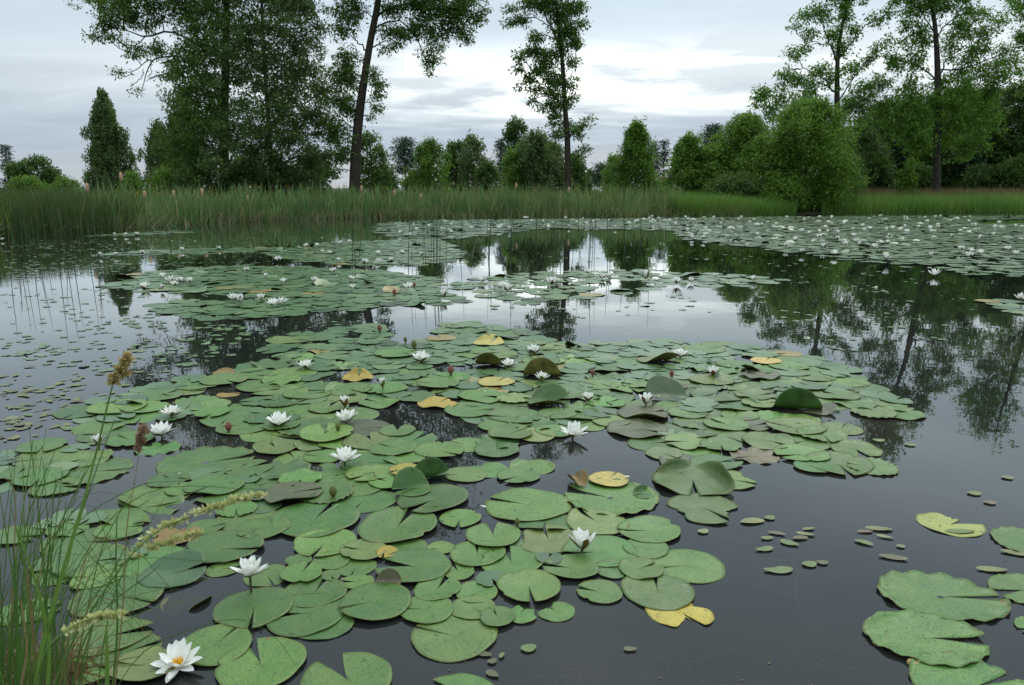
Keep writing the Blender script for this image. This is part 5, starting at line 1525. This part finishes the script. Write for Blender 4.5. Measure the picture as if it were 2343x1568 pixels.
# closed buds
for u, v, w, h, k, lab in [(523, 985, 18, .06, 'sepal_red', 'red closed bud in a gap right of the left lily pair'), (1031, 855, 17, .07, 'sepal_red', 'brown closed bud left of the folded olive pad'), (927, 782, 10, .06, 'sepal_green', 'slim green bud at the back of the raft'),
                           (947, 795, 15, .05, 'sepal_green', 'olive striped bud just right of the slim green bud'), (868, 757, 13, .08, 'sepal_red', 'pink tipped bud on pads behind the raft'), (1536, 861, 13, .06, 'sepal_red', 'red brown bud left of a lily at the right of the raft'),
                           (773, 984, 15, .05, 'sepal_green', 'green bud at the left foot of a lily above the spiky one'), (1183, 1200, 14, .035, 'sepal_green', 'little green bud poking through a tiny pad'), (902, 674, 11, .06, 'sepal_red', 'brown bud on the second raft'),
                           (947, 656, 10, .06, 'sepal_red', 'brown bud beside a lily on the second raft'), (762, 1135, 22, .012, 'sepal_green', 'tiny green bud half sunk between pads'), (1355, 858, 12, .04, 'sepal_red', 'small bud right of the lily at the half moon pad')]:
    P = ground(u, v, .02)
    r = size(w, P) / 2
    root = link('lily_bud', None, loc=P)
    tag(root, lab, 'flower bud', 'closed lily buds')
    r *= .85
    hb = r * 2.9
    m = MB()
    lathe(m, [(r * .45, 0), (r * .85, hb * .18), (r, hb * .4), (r * .8, hb * .68), (r * .3, hb * .92), (0.0005, hb)], 10)
    m.build('sepals', [MAT[k]], root, True, tint=False)
    m = MB()
    for a in range(3):
        V = np.array([(r * .75, -r * .16, hb * .5), (r * .86, 0, hb * .45), (r * .75, r * .16, hb * .5), (r * .12, 0, hb * 1.02)])
        V = np.array([Matrix.Rotation(a * 2.1 + .4, 3, 'Z') @ Vector(q) for q in V * 1.03])
        m.add(V, [[0, 1, 3], [1, 2, 3]])
    m.build('petal_tip', [MAT['petal']], root, tint=False)
    m = MB()
    tube(m, [(0, 0, .002), (0.01, 0, -.1), (.04, .02, -.3)], [r * .4, r * .35, r * .3], 6)
    m.build('stem', [MAT['stem']], root, True, tint=False)
    LANDMARKS.append((P[0], P[1], lab))

# ------------------------------------------------------------------ link pads, name each by what it touches
for p in pads:
    if p['label']:
        LANDMARKS.append((p['x'], p['y'], p['label']))


def short(l):
    for sep in (',', ' beside', ' with', ' in front', ' between', ' left of', ' right of', ' behind', ' below', ' just', ' showing'):
        l = l.split(sep)[0] if len(l.split(sep)[0].split()) >= 3 else l
    return ' '.join(l.split()[:9])


LM = {}
for x, y, l in LANDMARKS:
    LM.setdefault(short(l), []).append((x, y))
LM = [(v[0][0], v[0][1], k) for k, v in LM.items() if len(v) == 1]
DIRS = [('right of', 0), ('behind', 90), ('left of', 180), ('in front of', 270)]
look = {'g': 'green', 'l': 'pale green', 'd': 'dark green', 'm': 'yellowing', 'p': 'yellow', 'b': 'brownish'}
form = {'f': 'flat', 'w': 'wavy', 's': 'scalloped', 'c': 'curled'}
taken = {}
cand = []
for i in solo:
    if pads[i]['label']:
        continue
    for x, y, l in LM:
        dx, dy = pads[i]['x'] - x, pads[i]['y'] - y
        d = math.hypot(dx, dy)
        if d > .62:
            continue
        a = math.degrees(math.atan2(dy, dx))
        for nm, c in DIRS:
            e = abs((a - c + 180) % 360 - 180)
            if e < 46:
                cand.append((d, i, (nm, l)))
for d, i, key in sorted(cand):
    if key in taken.values() or i in taken:
        continue
    taken[i] = key
for i in sorted(solo):
    p = pads[i]
    lab = p['label']
    grp = 'lily pads of the near rafts'
    if not lab:
        a = look[p['ck']] + ' ' + form[p['kind']]
        if i in taken:
            lab = '%s pad just %s the %s' % (a, taken[i][0], taken[i][1])
        elif p.get('region') == 'mid':
            lab = a + ' lily pad among many alike on the second raft'
            grp = 'lily pads of the second raft'
        else:
            lab = a + ' lily pad lying among many alike in the big raft'
    lab = ' '.join(lab.split()[:16])
    o = link('lily_pad', p['me'], loc=(p['x'], p['y'], p['z']))
    o.scale = (p['r'],) * 3
    o.rotation_euler = (p['tilt'][0], p['tilt'][1], p['rot'])
    o.color = tuple(p['col']) + (1,)
    tag(o, lab, 'lily pad', grp)


def low_pads(mb, X, Yy, Z, Rr, tint, na=12, curl=0.12, notch=True, wav=.03, thick=True):
    """many simple notched pads in one mesh"""
    n = len(X)
    a0 = 0.2
    th = np.linspace(a0, 2 * PI - a0, na)
    rot = rng.random(n) * 2 * PI
    rim = 1 + 0.05 * rng.normal(0, 1, (n, na))
    zz = wav * rng.normal(0, 1, (n, na)) * .5 + wav * np.sin(2 * th[None] + rng.random((n, 1)) * 6)
    cu = rng.random(n) < curl
    cdir = rng.random(n) * 2 * PI
    e = np.cos(th[None] - cdir[:, None] + rot[:, None] * 0)
    up = np.clip(e - .35, 0, None) * cu[:, None] * rng.uniform(.25, .8, (n, 1))
    zz = zz + up
    rim = rim * (1 - .35 * np.clip(up, 0, 1))
    px = rim * np.cos(th[None] + rot[:, None])
    py = rim * np.sin(th[None] + rot[:, None])
    V = np.stack([X[:, None] + px * Rr[:, None], Yy[:, None] + py * Rr[:, None], Z[:, None] + np.maximum(zz * Rr[:, None], -.003)], -1)
    C = np.stack([X, Yy, Z], -1)[:, None, :]
    V = np.concatenate([C, V], 1)
    k = na + 1
    f = np.array([[0, a, a + 1] for a in range(1, na)])
    fs = (np.arange(n)[:, None, None] * k + f[None]).reshape(-1, 3)
    mb.add(V.reshape(-1, 3), fs, 0, np.repeat(tint, na - 1))
    if thick:
        V2 = V.copy()
        V2[..., 2] -= .002
        mb.add(V2.reshape(-1, 3), fs[:, ::-1], 1, np.repeat(tint, na - 1))


rest = [p for i, p in enumerate(pads) if i not in solo]
mb = MB()
if rest:
    tt = np.clip(np.array([{'g': .5, 'l': .8, 'd': .25, 'm': .95, 'p': 1., 'b': .05}[p['ck']] for p in rest]) + rng.normal(0, .07, len(rest)), 0, 1)
    low_pads(mb, np.array([p['x'] for p in rest]), np.array([p['y'] for p in rest]), np.array([p['z'] for p in rest]), np.array([p['r'] for p in rest]), tt, 22, .05, wav=.018)
tag(mb.build('distant_lily_pads', [MAT['pad_far'], MAT['under']], tint=True), 'mass of small green pads covering the middle rafts', 'lily pads', kind='stuff')
mb = MB()
lo, hi = FARP.min(0), FARP.max(0)
PT = rng.uniform(lo, hi, (46000, 2))
keep = in_poly(PT, FARP)
for h in FARH:
    keep &= ~in_poly(PT, h)
dd = poly_dist(PT, FARP)
gap = np.sin(PT[:, 0] * 1.3 + 2 * np.sin(PT[:, 1] * .5)) * np.sin(PT[:, 1] * 1.1 + 1.5 * np.sin(PT[:, 0] * .7))
keep &= (gap > -.8) | (rng.random(len(PT)) < .35)
keep &= (rng.random(len(PT)) < np.clip(dd / .9 + .08, 0, 1) * np.interp(PT[:, 1], [10, 18, 30], [.75, .9, 1.0]))
PT = PT[keep][:16000]
RR = rng.uniform(.09, .17, len(PT))
low_pads(mb, PT[:, 0], PT[:, 1], .004 + .03 * rng.random(len(PT)), RR, np.clip(rng.normal(.6, .15, len(PT)), 0, .96) * (rng.random(len(PT)) > .04), 10, .035, wav=.016, thick=False)
tag(mb.build('far_lily_pads', [MAT['pad_far'], MAT['under']], tint=True), 'far raft of countless pale green pads under the right shore', 'lily pads', kind='stuff')

# ------------------------------------------------------------------ small floating pondweed leaves
def leaf_mesh(name, asp, seed, bite=0):
    g = np.random.default_rng(seed)
    th = np.linspace(0, 2 * PI, 18, endpoint=False)
    r = 1 + .05 * np.sin(3 * th + g.random() * 6)
    if bite:
        r *= 1 - .35 * np.exp(-((th - 2) / .5) ** 4)
    x = r * np.cos(th) * np.where(np.cos(th) > 0, 1.05, .95)
    y = r * np.sin(th) * asp * (1 - .25 * np.abs(np.cos(th)) ** 3)
    z = .05 * np.sin(2 * th + g.random() * 6) * .6 + .02
    mb = MB()
    V = np.concatenate([[[0, 0, 0]], np.stack([x * .5, y * .5, z * .25 + .0], 1), np.stack([x, y, z], 1)])
    n = 18
    mb.add(V, [[0, 1 + a, 1 + (a + 1) % n] for a in range(n)])
    mb.f.append((np.array([[1 + a, 1 + n + a, 1 + n + (a + 1) % n, 1 + (a + 1) % n] for a in range(n)]), np.zeros(n, int), np.full(n, .5)))
    return mb.mesh(name, [MAT['weed']], True, False)


WEED = [leaf_mesh('pondweed_leaf', a, s) for s, a in enumerate((.42, .5, .6, .8, .36))] + [leaf_mesh('pondweed_leaf', .5, 9, 1)]
WCOL = {'g': (.15, .2, .05), 'o': (.22, .2, .06), 'b': (.13, .085, .045), 'r': (.2, .09, .07), 'l': (.26, .27, .1)}


def weed(u, v, w, ang, col, label, group, k=None, z=.006):
    P = ground(u, v, z)
    s = size(w, P) / 2
    o = link('pondweed_leaf', WEED[int(rng.integers(len(WEED))) if k is None else k], loc=P)
    o.scale = (s, s, s)
    o.rotation_euler = (0, 0, R(ang))
    o.color = tuple(np.array(WCOL[col]) * rng.uniform(.85, 1.15)) + (1,)
    tag(o, label, 'leaf', group)


G1 = 'small pondweed leaves on open water at right'
for u, v, w, a, c, k, lab in [
    (1719, 1192, 58, 10, 'o', 1, 'notched looking yellow green oval leaf, largest beside the tattered pad'), (1760, 1184, 28, 30, 'g', 3, 'roundish leaf touching the largest oval leaf'), (1776, 1219, 40, -20, 'b', 0, 'brownish slim leaf below the roundish leaf'),
    (1754, 1230, 30, 10, 'o', 2, 'small oval leaf left of the bright oval one'), (1748, 1255, 46, 15, 'g', 5, 'bitten green leaf lowest of the small leaf cluster'), (1804, 1241, 42, -35, 'g', 2, 'bright green plump oval leaf in the leaf cluster'),
    (1829, 1230, 38, 10, 'b', 1, 'dull tan leaf right of the bright plump oval leaf'), (1842, 1221, 42, -18, 'o', 4, 'narrow leaf lying over the dull tan leaf'), (1849, 1209, 34, 15, 'o', 4, 'thin sunken looking leaf pointing up right'),
    (1608, 1215, 28, 30, 'l', 3, 'small yellowish leaf left of the leaf cluster'), (1851, 1290, 36, 20, 'g', 3, 'round green leaf with a brown disc beside it'), (1880, 1286, 27, 0, 'b', 3, 'round brown disc leaf touching the round green leaf'),
    (1780, 1303, 68, 3, 'g', 5, 'long flat green leaf with a bite at the top'), (2010, 1209, 62, -8, 'o', 4, 'long olive leaf left of the pale yellow torn pad'), (1978, 1215, 38, 2, 'r', 4, 'pinkish brown slim leaf'),
    (2023, 1227, 36, -25, 'l', 4, 'slim yellow leaf below the long olive leaf'), (1975, 1240, 42, -40, 'g', 1, 'fresh green slanting leaf below the pinkish slim leaf'), (2060, 1249, 20, 0, 'l', 3, 'tiny beige disc near the slim yellow leaf'),
    (2042, 1274, 62, -18, 'b', 0, 'long brown leaf alone above the huge scalloped pad'), (2228, 1128, 32, 0, 'o', 3, 'small round leaf above a reddish one at the right'), (2264, 1149, 28, 0, 'r', 3, 'small reddish round leaf'),
    (2304, 1092, 28, 10, 'o', 3, 'pair of small leaves, upper right open water'), (2268, 1302, 70, -5, 'o', 4, 'narrow leaf wedged between two scalloped pads'), (2322, 1264, 62, -22, 'o', 0, 'oval leaf under the scalloped pad at the right edge'),
    (2196, 1215, 66, 0, 'g', 4, 'green leaf under the pale yellow torn pad'), (1208, 1482, 38, 20, 'g', 3, 'folded looking round leaf in open water at the bottom'), (1147, 1499, 24, 70, 'g', 1, 'little pointed green leaf near the bottom edge'),
    (1125, 1512, 24, 30, 'b', 3, 'round translucent dead leaf at the bottom'), (1125, 1540, 36, -40, 'b', 2, 'larger translucent dead leaf at the bottom'), (1104, 1495, 44, -15, 'b', 0, 'long dead leaf under the large pale frontmost pad'),
    (2009, 1007, 28, 0, 'g', 3, 'small round leaf in the tree reflection, left of its twin'), (2081, 1017, 26, 0, 'g', 3, 'small round leaf in the tree reflection, right of its twin'), (1440, 1484, 30, 0, 'b', 2, 'dead leaf deep in the bottom open water'),
    (68, 837 + 2, 28, 0, 'b', 1, 'dark upturned leaf on open water at far left'), (228, 855, 26, -10, 'b', 1, 'dark rimmed oval leaf left of the tan seed head'), (175, 918, 34, 5, 'b', 1, 'brown boat shaped leaf on open water left of the raft')]:
    weed(u, v, w, a, c, lab, G1, k)

# drifting leaves, left water and in the reflections at right
scatter = []


def scat(poly, n, wlo, whi):
    poly = np.array(poly, float)
    lo, hi = poly.min(0), poly.max(0)
    c = 0
    while c < n:
        q = rng.uniform(lo, hi)
        if in_poly(q[None], poly)[0]:
            # leaves drift in loose clusters
            for _ in range(int(rng.integers(1, 5))):
                scatter.append((q[0] + rng.normal(0, 22), q[1] + rng.normal(0, 3.5)))
                c += 1


scat([(0, 640), (260, 660), (420, 740), (560, 760), (420, 860), (160, 930), (0, 1040)], 600, 0, 0)
scat([(0, 850), (240, 900), (160, 960), (200, 1020), (0, 1060)], 60, 0, 0)
scat([(0, 555), (560, 538), (900, 542), (600, 600), (220, 630), (0, 640)], 1500, 0, 0)
scat([(430, 745), (880, 725), (640, 800), (420, 860)], 110, 0, 0)
scat([(1650, 640), (2240, 640), (2230, 760), (1900, 820), (1720, 700)], 130, 0, 0)
scat([(1000, 690), (1650, 660), (1640, 720), (1240, 725)], 55, 0, 0)
scat([(1500, 555), (1760, 580), (2200, 640), (1700, 640), (1500, 610)], 90, 0, 0)
scat([(1050, 560), (1500, 560), (1500, 615), (1060, 610)], 40, 0, 0)
sc_pts = [ground(u, v, .005) for u, v in scatter if v > 538]
sc_pts.sort(key=lambda P: P[1])
GD = 'small leaves drifting on open water'
mb = MB()
n_solo = 0
for P in sc_pts:
    if any(math.hypot(P[0] - pads[i]['x'], P[1] - pads[i]['y']) < pads[i]['r'] * .9 for i in HS.near(P[0], P[1])):
        continue
    s = rng.uniform(.014, .04) * (1 + .02 * P[1])
    c = rng.choice(['g', 'o', 'b', 'l'], p=[.2, .5, .2, .1])
    if rng.random() < .45:
        P = np.array([P[0], P[1], -.003])
    if n_solo < 255:
        o = link('pondweed_leaf', WEED[int(rng.integers(len(WEED)))], loc=P)
        o.scale = (s, s, s)
        o.rotation_euler = (0, 0, rng.random() * 6.28)
        o.color = tuple(np.array(WCOL[c]) * rng.uniform(.85, 1.15)) + (1,)
        where = 'left part' if P[0] < -.4 else 'right part'
        tag(o, 'small %s oval leaf drifting among many on the %s of the pond' % ({'g': 'green', 'o': 'olive', 'b': 'brown', 'l': 'yellowish'}[c], where), 'leaf', GD)
        n_solo += 1
    else:
        low_pads(mb, np.array([P[0]]), np.array([P[1]]), np.array([P[2]]), np.array([s * 1.1]), np.array([rng.uniform(.4, .95)]), 8, .05, thick=False)
if mb.n:
    tag(mb.build('distant_pondweed', [MAT['pad_far']], tint=True), 'specks of small leaves far out on the left water', 'leaves', kind='stuff')

mb = MB()
for _ in range(1300):
    u, v = rng.uniform(-50, 2390), 1568 - 900 * rng.random() ** 1.3
    P = ground(u, v, .0025)
    if poly_dist(P[None, :2], POND)[0] < .1:
        continue
    s = rng.uniform(.001, .003) * (1 if rng.random() < .93 else 2.2)
    a = rng.random() * 6.28
    d, e = np.array([math.cos(a), math.sin(a), 0]), np.array([-math.sin(a), math.cos(a), 0])
    k = rng.uniform(.2, .7)
    mb.add([P - d * s, P - e * s * k, P + d * s, P + e * s * k], [[0, 1, 2, 3]], 0, rng.random() * .45)
tag(mb.build('floating_debris', [MAT['straw']]), 'tiny flecks of plant debris floating all over the pond surface', 'debris', kind='stuff')

# sunken stems and leaf below the surface, floating scraps
mb = MB()
for _ in range(46):
    u, v = rng.uniform(1620, 1900), rng.uniform(1200, 1330)
    a = ground(u, v, -.02)
    b = a + np.array([rng.normal(0, .22), rng.normal(0, .16), -.03])
    tube(mb, spline([a, (a + b) / 2 + rng.normal(0, .02, 3) * np.array([1, 1, .2]), b], 6), [.0016, .0012], 4)
for _ in range(60):
    c = ground(rng.uniform(2170, 2340), rng.uniform(1340, 1500), -.02)
    th = np.linspace(0, rng.uniform(2, 6), 9) + rng.random() * 6
    rr = rng.uniform(.02, .06)
    P = c + np.stack([rr * np.cos(th) + np.linspace(0, rng.normal(0, .08), 9), rr * np.sin(th), np.full(9, rng.uniform(-.03, 0))], 1)
    tube(mb, P, [.0015, .001], 4)
for _ in range(70):
    a = ground(rng.uniform(1100, 1900), rng.uniform(1440, 1570), rng.uniform(-.08, -.03))
    b = a + np.array([rng.normal(0, .12), rng.normal(0, .08), rng.normal(0, .01)])
    tube(mb, spline([a, (a + b) / 2 + rng.normal(0, .012, 3) * np.array([1, 1, .2]), b], 5), [.001, .0008], 4)
tag(mb.build('sunken_weed_stems', [MAT['weedstem']], tint=False), 'tangle of thin brown weed stems just under the water', 'water weed', kind='stuff')
P = ground(428, 1385, -.015)
o = link('sunken_leaf', pad_mesh('sunken_leaf', notch=20, folds=[(60, .2, 60, .4)], seed=77), loc=P)
o.scale = (.085,) * 3
o.rotation_euler = (R(-12), 0, R(280))
o.color = (.13, .07, .05, 1)
tag(o, 'reddish drowned leaf below the dark tilted leaf', 'leaf')
for u, v, w, lab in [(1112, 895, 16, 'fallen white petal on a pad in the middle of the raft'), (1112, 1160, 14, 'fallen petal resting in a pad gap'), (413, 1082, 12, 'pinkish petal scrap floating at the left'), (1010, 1322, 0, None), (1440, 1090, 18, 'white petal scrap behind the largest wavy edged pad')]:
    if lab is None:
        continue
    P = ground(u, v, .045 if v < 900 else .02)
    o = link('fallen_petal', PETALS[1], loc=P)
    s = size(w, P)
    o.scale = (s, s, s)
    o.rotation_euler = (0, 0, rng.random() * 6)
    tag(o, lab, 'petal')
for u, v, w, lab in [(741, 1262, 16, 'small round snail shell floating by the tiny pad'), (1112, 1316, 28, 'long pale snail shell floating in a gap in the front raft'), (2090, 1520, 44, 'pale round shell below the scalloped pad with the upturned corner')]:
    P = ground(u, v, .002)
    s = size(w, P) / 2
    m = MB()
    th = np.linspace(0, 9, 34)
    q = np.stack([s * .62 * np.exp(-.16 * th) * np.cos(th), s * .62 * np.exp(-.16 * th) * np.sin(th), s * .25 * th / 9], 1)
    tube(m, q, s * .42 * np.exp(-.15 * th), 7)
    o = m.build('snail_shell', [MAT['seed_tan']], None, True)
    o.location = P
    tag(o, lab, 'shell')

# ------------------------------------------------------------------ grass clump at the camera's feet
def ribbon(mb, pts, w, tint, mat=0, n=12, flat=None):
    P = spline(pts, n)
    T = unit(np.gradient(P, axis=0))
    s = unit(np.cross(T, np.array([rng.normal(0, .4), 1.0, rng.normal(0, .3)])))
    t = np.linspace(0, 1, n)
    wd = (w * .5 * np.clip(1.15 - t, 0, 1) ** .55 * (.6 + .4 * np.minimum(1, t * 4)))[:, None]
    V = np.stack([P - s * wd, P + np.cross(s, T) * wd * .35, P + s * wd], 1).reshape(-1, 3)
    f = []
    for i in range(n - 1):
        for k in (0, 1):
            f.append([3 * i + k, 3 * i + k + 1, 3 * i + k + 4, 3 * i + k + 3])
    mb.add(V, f, mat, tint)


green, dry = MB(), MB()
for _ in range(125):
    ub, vb, Y = rng.normal(20, 60), rng.uniform(1585, 1680), rng.uniform(1.45, 1.85)
    d = rng.normal(0, 1)
    ut = ub + 60 + 95 * d
    vt = rng.uniform(960, 1480) if rng.random() < .6 else rng.uniform(1250, 1520)
    Yt = Y + rng.normal(0.1, .15)
    a, c = at(ub, vb, Y), at(ut, vt, Yt)
    a[2] = max(-.05, float(gz(a[0], a[1])[0]) - .02)
    m1 = a * .5 + c * .5 + np.array([-.02 * d, 0, .05 + .03 * abs(d)])
    ribbon(green, [a, m1, c], rng.uniform(.0022, .0048), np.clip(rng.normal(.42, .2), 0, 1))
for _ in range(26):      # drooping arcs to the right
    ub, vb, Y = rng.normal(40, 50), rng.uniform(1590, 1660), rng.uniform(1.5, 1.9)
    a = at(ub, vb, Y)
    a[2] = max(-.05, float(gz(a[0], a[1])[0]) - .02)
    pk = at(ub + rng.uniform(60, 220), rng.uniform(1130, 1400), Y + .1)
    e = at(ub + rng.uniform(180, 420), rng.uniform(1150, 1500), Y + .25)
    ribbon(green if rng.random() < .7 else dry, [a, a * .45 + pk * .55 + np.array([-.03, 0, .05]), pk, e], rng.uniform(.002, .0035), rng.uniform(.3, .9))
for (uv, w, Y, tn) in [([(70, 1660), (92, 1500), (114, 1417), (165, 1235), (193, 1142), (216, 1050)], .0085, 1.2, .92), ([(100, 1660), (113, 1500), (108, 1430), (75, 1310), (36, 1205)], .006, 1.2, .9), ([(244, 1660), (245, 1540), (243, 1430)], .008, 1.15, .95), ([(45, 1660), (38, 1400), (30, 1250)], .006, 1.4, .4),([(113, 1640), (108, 1400), (92, 1200), (69, 1010)], .0055, 1.55, .35), ([(70, 1640), (140, 1330), (205, 1120), (262, 960)], .004, 1.6, .3), ([(250, 1640), (268, 1450), (265, 1290), (268, 1180)], .0055, 1.5, .35),
                       ([(20, 1640), (30, 1420), (60, 1200), (118, 1050)], .004, 1.6, .3), ([(105, 1640), (112, 1500), (80, 1330), (36, 1210)], .007, 1.35, .75), ([(60, 1640), (160, 1330), (330, 1130), (610, 1120)], .0026, 1.6, .3),
                       ([(30, 1640), (130, 1260), (300, 1120), (420, 1100)], .0026, 1.65, .35), ([(250, 1600), (330, 1490), (470, 1430), (560, 1420), (640, 1470), (700, 1568)], .0028, 1.8, .35), ([(160, 1600), (195, 1420), (235, 1250), (300, 1130)], .0032, 1.6, .3)]:
    P = [at(u, v, Y) for u, v in uv]
    ribbon(green, P, w, tn, n=16)
for (uv, w, Y) in [([(40, 1600), (60, 1500), (55, 1420), (45, 1360)], .006, 1.5), ([(90, 1640), (75, 1440), (60, 1300), (50, 1270)], .006, 1.6), ([(150, 1600), (160, 1500), (200, 1440), (260, 1430)], .004, 1.6), ([(130, 1600), (190, 1300), (230, 1230), (285, 1260)], .003, 1.5),
                  ([(170, 1600), (200, 1390), (245, 1370), (300, 1410), (350, 1470)], .0025, 1.55), ([(20, 1600), (35, 1180), (25, 1110), (5, 1090)], .003, 1.6), ([(200, 1600), (165, 1520), (175, 1420), (150, 1380)], .003, 1.6)]:
    ribbon(dry, [at(u, v, Y) for u, v in uv], w, rng.uniform(.2, .8), n=14)
for _ in range(200):       # dead litter at the foot
    a = at(rng.uniform(-40, 190), rng.uniform(1480, 1600), 1.95)
    a[2] = .03 + rng.random() * .08
    d = rng.normal(0, 1, 3) * np.array([.09, .07, .07])
    ribbon(dry, [a - d, a + np.array([0, 0, .02]), a + d], rng.uniform(.002, .004), rng.random(), n=6)
tag(green.build('foreground_grass', [MAT['blade']], None, True), 'clump of thin green grass blades at the lower left corner', 'grass', kind='stuff')
tag(dry.build('dry_grass', [MAT['straw']], None, True), 'brown and straw coloured dead blades among the green grass', 'grass', kind='stuff')


def seed_grass(label, stalk, Y, w, lumps, mat, tn, sl=.008, stalkmat='blade'):
    P = np.array([at(u, v, Y + (i * .02)) for i, (u, v) in enumerate(stalk)])
    base = P[0].copy()
    root = link('grass_stalk', None, loc=base)
    tag(root, label, 'grass stalk', 'seeding grass stalks at lower left')
    m = MB()
    tube(m, spline(P, 22) - base, np.linspace(w, w * .3, 22), 6, tint=tn)
    m.build('stem', [MAT[stalkmat]], root, True)
    m = MB()
    for (u, v, ru, rv, n) in lumps:
        c = at(u, v, Y + .02 * len(stalk) * .6) - base
        s = size(1, c + base)
        leaf_cloud(m, [c], int(n * 2.2), np.array([[ru * s * .9, rv * .7 * s, rv * s * .75]]), sl, sl * .5, -.5, .4)
    m.build('seed_head', [MAT[mat]], root)


seed_grass('tall stalk with a tan lumpy seed head against the water at left', [(75, 1640), (112, 1417), (165, 1235), (193, 1142), (225, 1015), (258, 880), (283, 815)], 1.3, .0032,
           [(291, 820, 7, 12, 60), (285, 832, 8, 10, 60), (277, 846, 9, 9, 60), (283, 856, 8, 8, 50), (262, 865, 8, 10, 60), (260, 876, 5, 8, 30)], 'seed_tan', .85, .009)
seed_grass('reddish stalk ending in one brown spindle seed head', [(255, 1640), (280, 1400), (290, 1210), (310, 1090), (325, 990)], 1.25, .0013, [(327, 985, 8, 14, 90), (321, 1008, 8, 16, 90), (317, 1028, 4, 10, 40)], 'seed_brown', .6, .007, 'straw')
seed_grass('arching pale green seed plume reaching right over the orange leaf', [(95, 1640), (165, 1470), (240, 1350), (300, 1270), (370, 1210), (450, 1178), (525, 1152), (606, 1134)], 1.0, .0018,
           [(300 + 310 * q + rng.normal(0, 2), float(np.interp(300 + 310 * q, [300, 370, 450, 525, 610], [1270, 1208, 1176, 1150, 1133])) + rng.normal(0, 3), 11, rng.uniform(1.8, 4.2) * (1 - .45 * q), 13) for q in np.sort(rng.random(30))]
           + [(345 + 110 * q, 1254 - 30 * q + rng.normal(0, 2), 10, 4, 15) for q in np.linspace(0, 1, 11)], 'seed', .9, .0075)
seed_grass('short blurred seed stalk low in the left corner', [(60, 1660), (100, 1500), (150, 1445), (210, 1415), (298, 1403)], .92, .0016, [(150 + 145 * q, float(np.interp(150 + 145 * q, [150, 210, 298], [1446, 1416, 1403])) + rng.normal(0, 2), 10, 3.5, 15) for q in np.sort(rng.random(15))], 'seed', .9, .007)
